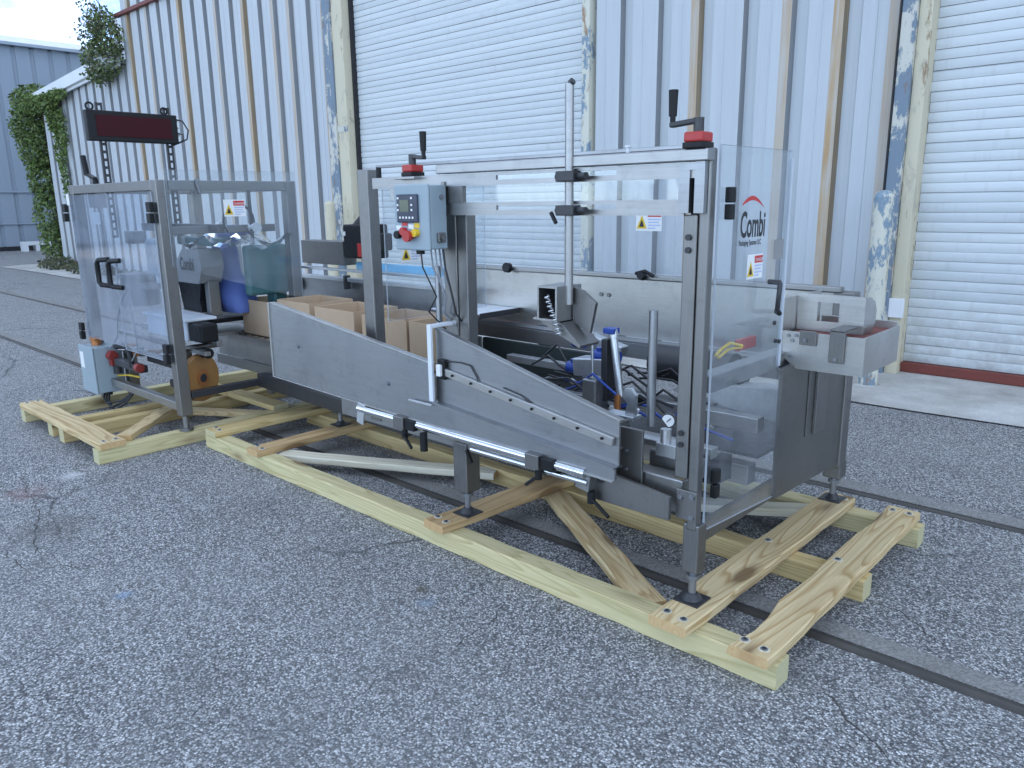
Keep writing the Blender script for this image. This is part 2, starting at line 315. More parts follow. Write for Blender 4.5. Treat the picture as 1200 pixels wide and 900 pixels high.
class MB:
    """collects shapes in world coordinates; build() links them as one mesh object"""
    def __init__(s): s.v = []; s.f = []; s.mi = []; s.sm = []
    def add(s, vs, fs, mi=0, smooth=False):
        o = len(s.v); s.v += [Vector(p) for p in vs]
        for f in fs: s.f.append([o + i for i in f]); s.mi.append(mi); s.sm.append(smooth)
        return s
    def box(s, x0, x1, y0, y1, z0, z1, mi=0):
        vs = [(x, y, z) for z in (z0, z1) for y in (y0, y1) for x in (x0, x1)]
        return s.add(vs, [(0, 2, 3, 1), (4, 5, 7, 6), (0, 1, 5, 4), (2, 6, 7, 3), (0, 4, 6, 2), (1, 3, 7, 5)], mi)
    def obox(s, c, dims, rot=None, mi=0):
        m = rot if rot is not None else Matrix.Identity(3); c = Vector(c); hx, hy, hz = [d / 2 for d in dims]
        vs = [c + m @ Vector((x, y, z)) for z in (-hz, hz) for y in (-hy, hy) for x in (-hx, hx)]
        return s.add(vs, [(0, 2, 3, 1), (4, 5, 7, 6), (0, 1, 5, 4), (2, 6, 7, 3), (0, 4, 6, 2), (1, 3, 7, 5)], mi)
    def bar(s, p0, p1, w, h, up=(0, 0, 1), mi=0):
        p0, p1 = Vector(p0), Vector(p1); d = (p1 - p0).normalized(); u = Vector(up); sd = d.cross(u).normalized(); u = sd.cross(d)
        return s.obox((p0 + p1) / 2, ((p1 - p0).length, w, h), Matrix((d, sd, u)).transposed(), mi)
    def cyl(s, p0, p1, r, n=12, r1=None, mi=0, smooth=True):
        p0, p1 = Vector(p0), Vector(p1); r1 = r if r1 is None else r1; d = (p1 - p0).normalized()
        a = Vector((0, 0, 1)) if abs(d.z) < 0.9 else Vector((1, 0, 0)); u = d.cross(a).normalized(); w = d.cross(u)
        ring = lambda c, rr: [c + u * (rr * math.cos(2 * math.pi * i / n)) + w * (rr * math.sin(2 * math.pi * i / n)) for i in range(n)]
        vs = ring(p0, r) + ring(p1, r1); o = len(s.v)
        s.add(vs, [(i, n + i, n + (i + 1) % n, (i + 1) % n) for i in range(n)], mi, smooth)
        s.add(vs[:n], [tuple(range(n))], mi); s.add(vs[n:], [tuple(reversed(range(n)))], mi); return s
    def tube(s, pts, r, n=7, mi=0):
        pts = [Vector(p) for p in pts]; rings = []; prev = None
        for i, p in enumerate(pts):
            d = (pts[min(i + 1, len(pts) - 1)] - pts[max(i - 1, 0)]).normalized()
            if prev is None:
                a = Vector((0, 0, 1)) if abs(d.z) < 0.9 else Vector((1, 0, 0)); u = d.cross(a).normalized()
            else: u = (prev - d * prev.dot(d)).normalized()
            prev = u; w = d.cross(u); rings.append([p + (u * math.cos(2 * math.pi * k / n) + w * math.sin(2 * math.pi * k / n)) * r for k in range(n)])
        vs = [q for rg in rings for q in rg]; fs = []
        for i in range(len(pts) - 1):
            for k in range(n): fs.append((i * n + k, i * n + (k + 1) % n, (i + 1) * n + (k + 1) % n, (i + 1) * n + k))
        s.add(vs, fs, mi, True); s.add(rings[0], [tuple(reversed(range(n)))], mi); s.add(rings[-1], [tuple(range(n))], mi); return s
    def prism(s, poly, axis, a, b, mi=0, edge_mi=None):
        """poly: 2D outline; axis 'x' -> (y,z), 'y' -> (x,z), 'z' -> (x,y)"""
        def P(q, t): return {'x': (t, q[0], q[1]), 'y': (q[0], t, q[1]), 'z': (q[0], q[1], t)}[axis]
        n = len(poly); vs = [P(q, a) for q in poly] + [P(q, b) for q in poly]
        s.add(vs, [tuple(reversed(range(n))), tuple(range(n, 2 * n))], mi)
        s.add(vs, [(i, (i + 1) % n, n + (i + 1) % n, n + i) for i in range(n)], mi if edge_mi is None else edge_mi); return s
    def build(s, name, mats, parent=None, bevel=0.0, org=None, label=None):
        me = bpy.data.meshes.new(name)
        if org is None: org = parent_loc(parent) if parent is not None else Vector((0, 0, 0))
        org = Vector(org)
        me.from_pydata([v - org for v in s.v], [], s.f)
        mats = mats if isinstance(mats, (list, tuple)) else [mats]
        for m in mats: me.materials.append(M[m] if isinstance(m, str) else m)
        me.polygons.foreach_set('material_index', s.mi); me.polygons.foreach_set('use_smooth', s.sm)
        bm = bmesh.new(); bm.from_mesh(me); bmesh.ops.recalc_face_normals(bm, faces=bm.faces); bm.to_mesh(me); bm.free()
        me.update(); o = bpy.data.objects.new(name, me); COL.objects.link(o)
        if parent is not None:
            o.parent = parent; o.location = org - parent_loc(parent)
        else: o.location = org
        if bevel:
            md = o.modifiers.new('bevel', 'BEVEL'); md.width = bevel; md.segments = 2; md.limit_method = 'ANGLE'; md.angle_limit = R(40)
        if label: o['label'] = label
        return o

def parent_loc(o):
    p = Vector((0, 0, 0))
    while o is not None: p = p + o.location; o = o.parent
    return p

def thing(name, label, cat, loc=(0, 0, 0), group=None):
    o = bpy.data.objects.new(name, None); COL.objects.link(o); o.location = loc; o.empty_display_size = 0.2
    o['label'] = label; o['category'] = cat
    if group: o['group'] = group
    return o
def structure(o): o['kind'] = 'structure'; return o
def tag(o, label, cat, group=None):
    o['label'] = label; o['category'] = cat
    if group: o['group'] = group
    return o
def copy_mesh(o, parent, loc):
    c = o.copy(); COL.objects.link(c); c.parent = parent; c.location = Vector(loc) - parent_loc(parent); return c

def text_part(name, body, mat, parent, origin, ux, uy, size, xs=1.0, depth=0.0004, align='LEFT', spacing=1.0, bold=0.0):
    cu = bpy.data.curves.new(name, 'FONT'); cu.body = body; cu.size = size; cu.extrude = depth; cu.align_x = align; cu.space_character = spacing; cu.resolution_u = 3; cu.offset = bold * size
    t = bpy.data.objects.new(name + '_tmp', cu); COL.objects.link(t)
    dg = bpy.context.evaluated_depsgraph_get(); me = bpy.data.meshes.new_from_object(t.evaluated_get(dg))
    bpy.data.objects.remove(t); bpy.data.curves.remove(cu)
    ux, uy, org = Vector(ux).normalized(), Vector(uy).normalized(), Vector(origin); uz = ux.cross(uy)
    pl = parent_loc(parent)
    for v in me.vertices: v.co = org + ux * (v.co.x * xs) + uy * v.co.y + uz * v.co.z - pl
    me.materials.clear(); me.materials.append(M[mat])
    o = bpy.data.objects.new(name, me); COL.objects.link(o); o.parent = parent; return o

# ------------------------------------------------------------------ ground
mb = MB(); mb.add([(-600, -600, 0), (600, -600, 0), (600, 600, 0), (-600, 600, 0)], [(0, 1, 2, 3)])
structure(mb.build('asphalt_ground', 'asphalt'))
def strip(name, y0, y1, z, mat, x0=-60, x1=30):
    m = MB(); xs = [x0 + (x1 - x0) * i / 60 for i in range(61)]
    a = [(x, y0 + random.uniform(-1, 1) * 0.003, z) for x in xs]; b_ = [(x, y1 + random.uniform(-1, 1) * 0.02, z) for x in xs]
    m.add(a + b_, [(i, i + 1, 62 + i, 61 + i) for i in range(60)]); return structure(m.build(name, mat))
for i, yc in enumerate((2.50, 3.98)):
    t = structure(thing('railway_rail', '', '', (0, yc, 0)))
    for k in ('label', 'category'): del t[k]
    m = MB(); m.box(-60, 30, yc - 0.020, yc + 0.020, -0.02, 0.003); m.build('rail_head', 'rail', t)
    m = MB(); m.box(-60, 30, yc + 0.021, yc + 0.040, -0.02, 0.002); m.build('flangeway', 'gutter', t)
    strip('track_infill', yc + 0.040, yc + 0.15, 0.0035, 'infill')
cracks = [[(-3.95, 0.78), (-3.59, 0.78), (-3.52, 0.91), (-3.37, 0.98), (-3.37, 1.17), (-3.36, 1.3), (-3.43, 1.49), (-3.43, 1.72), (-3.46, 1.92), (-3.45, 2.03)], [(-1.79, 1.12), (-1.84, 1.29), (-1.84, 1.45), (-1.8, 1.6), (-1.82, 1.81), (-1.89, 1.99)], [(-4.92, 1.13), (-4.27, 1.03), (-3.83, 0.88), (-3.54, 0.86)], [(-0.46, 2.0), (-0.63, 2.1), (-0.78, 2.24)], [(-1.4, 3.03), (-1.17, 2.93), (-0.95, 2.91), (-0.71, 2.86), (-0.5, 2.68)]]
for line in cracks:            # open cracks in the asphalt, a few millimetres wide
    m = MB(); P_ = []
    for (ax, ay), (bx, by) in zip(line, line[1:]):
        L_ = math.hypot(bx - ax, by - ay); k_ = max(2, int(L_ / 0.035))
        for i in range(k_): t_ = i / k_; P_.append((ax + (bx - ax) * t_ + random.uniform(-.012, .012), ay + (by - ay) * t_ + random.uniform(-.012, .012)))
    N_ = len(P_); W_ = [random.uniform(0.0008, 0.0035) * min(1, 6 * i / N_ + 0.1, 6 * (1 - i / N_) + 0.1) for i in range(N_)]
    m.add([(x, y - w_, 0.0015) for (x, y), w_ in zip(P_, W_)] + [(x + w_, y + w_, 0.0015) for (x, y), w_ in zip(P_, W_)], [(i, i + 1, N_ + i + 1, N_ + i) for i in range(N_ - 1)]); structure(m.build('asphalt_crack', 'gutter'))
m = MB(); pts = []
n = 50
for i in range(n + 1):
    x = -24 + i * 34 / n; pts.append((x, 5.86 + random.uniform(-0.03, 0.03)))
vs = [(x, y, 0.012) for x, y in pts] + [(x, 7.3, 0.05) for x, y in pts]
m.add(vs, [(i, i + 1, n + 2 + i, n + 1 + i) for i in range(n)])
structure(m.build('concrete_apron', 'concrete'))

# ------------------------------------------------------------------ near warehouse
WY = 6.95
wh = thing('warehouse_building', 'long warehouse with pale rust streaked ribbed metal siding and two roller doors', 'building', (-10, WY, 0))
P = 0.45
def ribbed_panel(x0, n_ribs, ztop, zbot, rust_of, name='wall_panel', y=WY):
    """one sheet of box-rib siding; ztop a function of x"""
    prof = []; mats = []
    for k in range(n_ribs):
        b = x0 + k * P; st = rust_of(b)
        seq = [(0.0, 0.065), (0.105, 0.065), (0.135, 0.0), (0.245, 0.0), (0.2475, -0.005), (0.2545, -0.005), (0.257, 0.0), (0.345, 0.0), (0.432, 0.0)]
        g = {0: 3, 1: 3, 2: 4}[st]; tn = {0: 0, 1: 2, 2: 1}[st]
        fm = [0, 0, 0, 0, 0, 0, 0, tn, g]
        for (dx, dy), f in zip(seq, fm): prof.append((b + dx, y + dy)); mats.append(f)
    prof.append((x0 + n_ribs * P, y + 0.065))
    zs = [0.0, 0.18, 0.45, 0.75, 1.0]; m = MB(); N = len(prof)
    vs = []
    for t in zs:
        for (x, yy) in prof: vs.append((x, yy + (0.004 * math.sin(x * 3.1 + t * 9)), zbot + (ztop(x) - zbot) * t))
    fs = []; mi = []
    for j in range(len(zs) - 1):
        for i in range(N - 1): fs.append((j * N + i, j * N + i + 1, (j + 1) * N + i + 1, (j + 1) * N + i)); mi.append(mats[i])
    for f, q in zip(fs, mi): m.add([vs[i] for i in f], [(0, 1, 2, 3)], q)
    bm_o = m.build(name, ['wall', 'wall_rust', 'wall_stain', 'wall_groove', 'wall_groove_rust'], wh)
    bm = bmesh.new(); bm.from_mesh(bm_o.data); bmesh.ops.remove_doubles(bm, verts=bm.verts, dist=0.0005); bmesh.ops.recalc_face_normals(bm, faces=bm.faces); bm.to_mesh(bm_o.data); bm.free()
    return bm_o
TOP = 7.5
def rust_right(b):
    k = round((b + 4.93) / P)
    return {0: 0, 1: 2, 2: 0, 3: 1, 4: 2, 5: 1, 6: 1}.get(k, 1)
# between the doors: ribs start at -5.20
x = -5.38 + 0.0
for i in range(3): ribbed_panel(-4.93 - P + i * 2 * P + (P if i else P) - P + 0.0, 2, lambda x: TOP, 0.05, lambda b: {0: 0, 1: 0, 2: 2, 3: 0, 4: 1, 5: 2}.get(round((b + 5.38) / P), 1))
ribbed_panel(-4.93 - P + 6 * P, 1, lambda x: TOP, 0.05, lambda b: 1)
def rust_left(b):
    return [2, 0, 1, 0, 0, 2, 0, 0, 1, 0, 2, 0, 1, 1, 0][int(round((b + 17.3) / P)) % 15]
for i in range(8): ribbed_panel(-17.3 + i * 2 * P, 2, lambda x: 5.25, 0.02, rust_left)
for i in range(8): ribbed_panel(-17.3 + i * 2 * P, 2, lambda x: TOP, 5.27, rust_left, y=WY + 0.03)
def low_top(x): return 4.02 + (x + 22.5) * 0.062
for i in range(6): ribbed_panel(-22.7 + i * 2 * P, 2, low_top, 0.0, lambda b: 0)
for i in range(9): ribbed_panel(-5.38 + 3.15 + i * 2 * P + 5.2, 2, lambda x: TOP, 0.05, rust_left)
m = MB()
for i in range(16): m.bar((-17.32 + i * 0.45, WY - 0.03, 5.26), (-17.32 + i * 0.45 + 0.445, WY - 0.03, 5.26), 0.10, 0.06)
m.build('flashing', 'red_primer', wh)
# over-door siding, body, roofs (out of frame, they close the building and cast its shade)
m = MB(); m.box(-10.05, -5.40, WY + 0.01, WY + 0.06, 4.45, TOP); m.build('door_header', 'wall', wh)
m = MB(); m.box(-2.2, 2.98, WY + 0.01, WY + 0.06, 4.45, TOP); m.build('door_header', 'wall', wh)
m = MB(); m.box(-32.9, -22.7, 13.0, 30, 0, 8.6); m.build('rear_wing', 'wall', wh)  # unseen block added to keep the sun off the ground at left
m = MB(); m.box(-17.28, -17.2, WY + 0.06, 30, 4.0, TOP); m.box(-22.5, -17.25, 10.0, 30, 0, TOP); m.box(-22.68, -22.6, WY + 0.06, 10, 0, 4.0)  # tall middle box is unseen, added to shade the plants on the eave
m.box(11.0, 11.1, WY + 0.06, 30, 0, TOP); m.box(-22.5, 11.1, 30.0, 30.08, 0, TOP); m.build('side_wall', 'wall', wh)
m = MB(); m.box(-17.4, 11.2, WY - 0.02, 30.1, TOP, TOP + 0.12); m.build('roof', 'roof', wh)
m = MB(); m.prism([(-22.9, 4.03), (-17.3, 4.37), (-17.3, 4.45), (-22.9, 4.11)], 'y', WY - 0.05, 9.98); m.build('lean_to_roof', 'roof', wh)
m = MB(); m.prism([(-23.0, 4.03), (-17.32, 4.375), (-17.32, 4.62), (-23.0, 4.27)], 'y', WY - 0.17, WY - 0.052); m.build('eave_fascia', 'fascia', wh, 0.01)
m = MB(); m.prism([(-22.9, 3.97), (-17.32, 4.31), (-17.32, 4.37), (-22.9, 4.03)], 'y', WY - 0.10, WY - 0.052); m.build('eave_trim', 'fascia', wh, 0.005)
# jambs
def jamb(xa, xb, xc, flip):
    m = MB(); m.box(xa, xb, WY - 0.075, WY + 0.20, 0.03, 4.6); m.build('door_jamb', 'cream', wh, 0.006)
    m = MB(); m.box(min(xa, xc) if not flip else xb + 0.002, max(xc, xa) - 0.002 if not flip else xc, WY - 0.10, WY + 0.10, 0.03, 4.6); m.build('jamb_flange', 'peel', wh, 0.006)
jamb(-9.84, -9.60, -10.04, False)
m = MB(); m.box(-9.60, -9.555, WY + 0.05, WY + 0.25, 0.03, 4.6); m.build('door_track', 'dark_gap', wh)
m = MB(); m.box(-5.40, -5.30, WY - 0.05, WY + 0.15, 0.03, 4.6); m.build('door_jamb', 'peel2', wh, 0.004)
m = MB(); m.box(-2.21, -2.10, WY - 0.10, WY + 0.05, 0.03, 4.6); m.build('jamb_flange', 'peel', wh, 0.005)
m = MB(); m.box(-2.098, -2.0, WY - 0.05, WY + 0.12, 0.03, 4.6); m.build('door_jamb', 'cream', wh, 0.005)
m = MB(); m.box(-2.225, -2.212, WY - 0.11, WY + 0.05, 0.03, 4.6); m.build('sealant_joint', 'dark_gap', wh)
m = MB(); m.box(-2.10, -1.985, WY - 0.09, WY - 0.052, 0.52, 0.68); m.build('jamb_plate', 'white', wh, 0.004)
m = MB(); m.box(-9.86, -9.60, WY - 0.08, WY - 0.076, 2.52, 2.60); m.build('jamb_strap', 'peel', wh)
# roller doors with one curved slat per row
def roller_door(x0, x1, zb, pitch, rows):
    d = bpy.data.objects.new('roller_door', None); COL.objects.link(d); d.parent = wh; d.location = Vector((x0, WY + 0.11, zb)) - wh.location
    prof = []
    for k in range(7):
        a = k / 6; prof.append((-0.0045 * math.sin(math.pi * a), a * (pitch - 0.005)))
    prof += [(0.010, pitch - 0.0047), (0.010, pitch - 0.0005)]
    m = MB(); n = len(prof); L_ = x1 - x0; q = 10
    vs = [(x0 + L_ * j / q, WY + 0.11 + p[0], zb + p[1]) for j in range(q + 1) for p in prof]
    m.add(vs, [(j * n + i, (j + 1) * n + i, (j + 1) * n + i + 1, j * n + i + 1) for j in range(q) for i in range(n - 1)], 0, True)
    s0 = m.build('slat', 'slat', d)
    for r in range(1, rows):
        c = copy_mesh(s0, d, (x0, WY + 0.11, zb)); c.location = Vector((random.uniform(-0.004, 0.004), random.uniform(-0.0025, 0.0025), r * pitch)); c.rotation_euler = (random.uniform(-0.02, 0.02), random.uniform(-0.0006, 0.0006), 0)
    m = MB(); m.box(x0, x1, WY + 0.05, WY + 0.16, zb - 0.085, zb - 0.004); m.build('bottom_bar', 'red_primer', d, 0.004)
    m = MB(); m.box(x0, x1, WY + 0.18, WY + 0.19, zb - 0.05, zb + rows * pitch); m.build('door_backing', 'dark_gap', d)
    return d
roller_door(-9.555, -5.402, 0.13, 0.078, 58)
roller_door(-1.998, 2.9, 0.13, 0.078, 58)

# pipe bollards beside the doors
def bollard(x, y, label, mat):
    t = thing('pipe_bollard', label, 'bollard', (x, y, 0), 'pipe bollards guarding the roller doors')
    m = MB(); m.cyl((x, y, 0), (x, y, 1.50), 0.075, 20); 
    for k in range(4):
        a0 = k * R(22.5); a1 = (k + 1) * R(22.5); m.cyl((x, y, 1.50 + 0.055 * math.sin(a0)), (x, y, 1.50 + 0.055 * math.sin(a1)), 0.075 * math.cos(a0), 20, max(0.004, 0.075 * math.cos(a1)))
    m.build('pipe', mat, t)
    m = MB(); m.cyl((x, y, 0.0), (x, y, 0.03), 0.125, 18, 0.095); m.build('footing', 'concrete', t)
bollard(-2.07, 6.42, 'peeling cream and blue pipe bollard standing left of the right roller door', 'peel2')
bollard(-9.70, 6.55, 'cream pipe bollard with rust spots standing left of the left roller door', 'cream')

# ------------------------------------------------------------------ far grey building
fb = thing('grey_warehouse', 'distant grey blue ribbed metal warehouse with sloping roof edge at far left', 'building', (-33, 8, 0))
def far_panel(y0, w):
    m = MB(); z1 = 7.15; prof = [(0, -0.05), (0.10, -0.05), (0.13, 0.04), (w - 0.02, 0.04), (w, -0.05)]
    vs = [(-33 + p[1], y0 + p[0], z) for z in (0.15, z1) for p in prof]; n = len(prof)
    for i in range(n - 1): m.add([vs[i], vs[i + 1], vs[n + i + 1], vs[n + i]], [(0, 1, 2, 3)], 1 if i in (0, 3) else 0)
    return m.build('wall_panel', ['far_wall', 'far_groove'], fb)
M['far_groove'] = wall_mat('grey_siding_groove', (0.10, 0.13, 0.16), 0.0, 0.2)  # dark tone paints the shading of recesses and flanks between ribs
p0 = far_panel(-14.0, 0.6)
for i in range(1, 66): c = copy_mesh(p0, fb, fb.location); c.location = (0, i * 0.6, 0)
m = MB(); m.box(-33.02, -32.90, -14, 25.6, 2.08, 2.13); m.box(-33.02, -32.90, -14, 25.6, 0.95, 0.99); m.build('girt_line', 'far_roof', fb)
m = MB(); m.prism([(-33.35, 7.15), (-32.7, 7.12), (-32.7, 7.22), (-33.5, 7.55), (-45, 8.3), (-45, 7.1)], 'y', -14.2, 25.8); m.build('roof', 'far_roof', fb)
m = MB(); m.box(-45, -33.01, -14, 25.6, 0, 7.1); m.build('wall', 'far_wall', fb)
m = MB(); m.box(-33.0, -32.93, -14, 25.6, 0, 0.16); m.build('base_trim', 'dark_gap', fb)
t = thing('concrete_block', 'small pale concrete block lying at the foot of the distant grey warehouse', 'block', (-32.2, 8.9, 0))
m = MB(); m.box(-32.4, -32.0, 8.6, 9.5, 0.22, 0.34); m.box(-32.4, -32.0, 8.6, 8.75, 0, 0.22); m.box(-32.4, -32.0, 9.0, 9.12, 0, 0.22); m.box(-32.4, -32.0, 9.35, 9.5, 0, 0.22); m.build('block_body', 'white', t)

# ------------------------------------------------------------------ plants
def leaves(mb, spots, n, size, mi=0):
    for _ in range(n):
        (cx, cy, cz, rx, ry, rz) = random.choices(spots, weights=[s[3] * s[4] * s[5] for s in spots])[0]
        while True:
            a, b_, c_ = random.uniform(-1, 1), random.uniform(-1, 1), random.uniform(-1, 1)
            if 0.25 < a * a + b_ * b_ + c_ * c_ < 1: break
        p = Vector((cx + a * rx, cy + b_ * ry, cz + c_ * rz)); s = size * random.uniform(0.6, 1.4)
        d = Vector((random.uniform(-1, 1), random.uniform(-1, 0.4), random.uniform(-1.0, 0.3))).normalized(); u = d.cross(Vector((random.uniform(-1, 1), random.uniform(-1, 1), random.uniform(-1, 1)))).normalized()
        nrm = d.cross(u) * (s * 0.12)
        mb.add([p, p + d * s * 0.5 + u * s * 0.32 + nrm, p + d * s, p + d * s * 0.5 - u * s * 0.32 + nrm], [(0, 1, 2, 3)], mi)
iv = thing('ivy_vine', 'tall dark green ivy mass hanging down the left corner of the ribbed warehouse', 'ivy', (-23.2, 6.9, 0))
sp = [(-23.7, 7.2, 4.25, 0.95, 0.6, 0.42), (-24.2, 7.2, 3.65, 0.7, 0.6, 0.6), (-23.7, 7.1, 3.1, 0.65, 0.5, 0.75), (-23.4, 7.1, 2.3, 0.55, 0.45, 0.8), (-23.2, 7.0, 1.4, 0.45, 0.4, 0.8), (-23.05, 6.95, 0.6, 0.36, 0.35, 0.6)]
m = MB(); leaves(m, sp, 5200, 0.10, 0); leaves(m, sp, 4600, 0.08, 1); m.build('foliage', ['leaf', 'leaf_light'], iv)
m = MB(); sp2 = [(-22.6, 6.75, 4.05, 0.7, 0.22, 0.2), (-21.7, 6.75, 4.0, 0.8, 0.2, 0.2), (-20.9, 6.75, 4.1, 0.7, 0.14, 0.12), (-21.35, 6.8, 3.6, 0.3, 0.14, 0.35), (-21.35, 6.83, 2.9, 0.16, 0.1, 0.6), (-21.25, 6.84, 2.2, 0.12, 0.08, 0.5), (-20.95, 6.84, 3.3, 0.10, 0.08, 0.6)]
leaves(m, sp2, 2600, 0.075, 0); leaves(m, sp2, 2600, 0.075, 1); m.build('trailing_foliage', ['leaf', 'leaf_light'], iv, label='lighter green shoots trailing along the eave and down the ribs')
m = MB()
for k in range(5):
    pts = []; x0 = -23.6 + 0.12 * k
    for j in range(9): pts.append((x0 + random.uniform(-0.08, 0.08), 7.2 + random.uniform(-0.05, 0.03), j * 0.5))
    m.tube(pts, 0.022, 6)
m.build('stem', 'bark', iv)
sh = thing('roof_shrub', 'wispy green shrub growing at the step of the warehouse roof', 'shrub', (-17.8, 6.8, 4.4))
m = MB(); sp = [(-17.7, 6.72, 4.5, 0.75, 0.35, 0.42), (-17.35, 6.72, 4.85, 0.45, 0.3, 0.42), (-17.5, 6.72, 5.15, 0.4, 0.28, 0.32), (-18.1, 6.75, 4.25, 0.45, 0.3, 0.22)]
leaves(m, sp, 1500, 0.08, 0); leaves(m, sp, 1000, 0.07, 1); m.build('foliage', ['leaf', 'leaf_dry'], sh)
m = MB(); tw = MB()
for k in range(26):
    a = random.uniform(R(95), R(175)); l = random.uniform(0.5, 1.25); o0 = Vector((-17.6 + random.uniform(-0.3, 0.2), 6.72, 4.9 + random.uniform(-0.2, 0.2)))
    tip = o0 + Vector((math.cos(a) * l, random.uniform(-0.2, 0.2), math.sin(a) * l)); md = (o0 + tip) / 2 + Vector((0, 0, 0.06)); tw.tube([o0, md, tip], 0.006, 4)
    leaves(m, [(tip.x, tip.y, tip.z, 0.12, 0.1, 0.12), (md.x, md.y, md.z, 0.1, 0.1, 0.1)], 14, 0.07, 0)
m.build('twig_foliage', ['leaf_dry'], sh); tw.build('twig', 'bark', sh)
wd = thing('weed_clump', 'low yellow green weeds at the foot of the wall beside the left machine', 'weeds', (-20.0, 6.6, 0))
m = MB(); leaves(m, [(-19.5, 6.6, 0.1, 1.4, 0.35, 0.14), (-17.0, 6.6, 0.1, 0.9, 0.3, 0.1), (-21.8, 6.6, 0.14, 0.9, 0.4, 0.2)], 900, 0.10, 0); m.build('foliage', ['leaf_dry'], wd)
#PART2
# ------------------------------------------------------------------ timber skids
def board(parent, name, a, b, w, z0, z1, mat, wane=0.0, screws=(), lab=None, seed=None):
    """timber from a to b (x,y centre-line ends); local X runs along the grain"""
    rs = random.Random(seed if seed is not None else int(abs(a[0] * 131 + a[1] * 77 + b[0] * 53) * 100))
    A, B = Vector((a[0], a[1], 0)), Vector((b[0], b[1], 0)); L_ = (B - A).length; ang = math.atan2(B.y - A.y, B.x - A.x)
    n = max(6, int(L_ / 0.12)); h = z1 - z0; vs = []; fs = []; bv = 0.004
    for i in range(n + 1):
        x = -L_ / 2 + L_ * i / n; bow = 0.003 * math.sin(i * 2.1 + L_)
        wl = wr = 0.0
        if wane:
            t = i / n; wl = wane * (0.35 + 0.65 * max(0, math.sin(t * 6.0 + 0.4))) * (0.6 + 0.4 * math.sin(t * 17))
        j = lambda k: rs.uniform(-k, k)
        y0_, y1_ = -w / 2 + wr + bow, w / 2 - wl + bow
        vs += [(x, y0_, -h / 2 + bv), (x, y0_ + j(.001), h / 2 - bv), (x, y0_ + bv, h / 2 + j(.0012)), (x, y1_ - bv - wl * 0.3, h / 2 + j(.0012)), (x, y1_, h / 2 - bv - wl * 0.4), (x, y1_ + wl * 0.6, -h / 2 + bv), (x, y1_ - bv, -h / 2), (x, y0_ + bv, -h / 2)]
    for i in range(n):
        for k in range(8): fs.append((i * 8 + k, i * 8 + (k + 1) % 8, (i + 1) * 8 + (k + 1) % 8, (i + 1) * 8 + k))
    fs.append(tuple(range(8))); fs.append(tuple(reversed(range(n * 8, n * 8 + 8))))
    m = MB(); m.add(vs, fs); o = m.build(name, mat, None); o.parent = parent
    o.location = Vector(((a[0] + b[0]) / 2, (a[1] + b[1]) / 2, (z0 + z1) / 2)) - parent_loc(parent); o.rotation_euler = (0, 0, ang)
    if lab: o['label'] = lab
    for (sx, sy) in screws:
        q = MB(); q.cyl((0, 0, 0), (0, 0, 0.0008), 0.019, 12, mi=2); q.cyl((0, 0, 0.0008), (0, 0, 0.004), 0.0115, 12, mi=0); q.cyl((0, 0, 0.004), (0, 0, 0.0065), 0.006, 6, mi=1)
        so = q.build('screw', ['bolt', 'black_metal', 'pine_pale'], None); so.parent = o; so.location = (sx if sx >= 0 else L_ + sx, sy, h / 2 + 0.0006); so.location.x -= L_ / 2
    return o
M['bolt'] = paint('zinc_screw', (0.30, 0.31, 0.33), 0.35, 0.2, 20, 0.8)
pa = thing('timber_skid', 'long pale timber skid of beams and cross boards under the grey case forming machine', 'skid', (-2.8, 2.8, 0))
board(pa, 'runner', (-4.66, 2.152), (-0.865, 2.152), 0.09, 0.0, 0.089, 'pt', lab='front greenish beam with dark knots')
board(pa, 'runner', (-4.66, 2.890), (-0.86, 2.890), 0.09, 0.0, 0.089, 'pt2')
board(pa, 'runner', (-4.66, 3.525), (-0.85, 3.525), 0.09, 0.0, 0.089, 'pt')
S2 = [(0.045, -0.035), (0.055, 0.035), (-0.05, -0.035), (-0.05, 0.035), (0.82, 0.03)]
board(pa, 'cross_board', (-0.945, 2.062), (-0.945, 3.590), 0.143, 0.090, 0.128, 'pine', 0.028, S2, 'end board with a wavy bark edge')
board(pa, 'cross_board', (-1.225, 2.050), (-1.225, 3.580), 0.143, 0.090, 0.128, 'pine', 0.0, S2, 'strongly grained board under the right machine feet')
board(pa, 'cross_board', (-2.435, 2.075), (-2.385, 2.93), 0.135, 0.090, 0.128, 'pine_brown', 0.008, S2[:2])
board(pa, 'cross_board', (-4.02, 2.08), (-4.02, 2.99), 0.120, 0.090, 0.128, 'pine_brown', 0.0, S2[:2])
board(pa, 'cross_board', (-4.575, 2.10), (-4.545, 3.55), 0.135, 0.090, 0.128, 'pt2', 0.0, S2)
board(pa, 'cross_board', (-2.43, 3.0), (-2.40, 3.58), 0.135, 0.090, 0.128, 'pine_brown', 0.0)
board(pa, 'brace', (-3.96, 2.235), (-2.78, 2.83), 0.10, 0.048, 0.086, 'pine_pale', lab='whitish diagonal brace')
board(pa, 'brace', (-2.37, 2.82), (-1.37, 2.185), 0.115, 0.050, 0.087, 'pine', lab='yellow diagonal brace')
board(pa, 'brace', (-2.05, 2.97), (-1.26, 3.46), 0.10, 0.048, 0.086, 'pine_pale')
pb = thing('timber_skid', 'short pale timber skid under the clear enclosed sealing machine on the left', 'skid', (-5.5, 2.6, 0))
board(pb, 'end_board', (-6.33, 1.588), (-4.80, 1.600), 0.150, 0.090, 0.128, 'pine', 0.006, [(0.05, -0.035), (0.05, 0.035), (-0.05, -0.035), (-0.05, 0.035)])
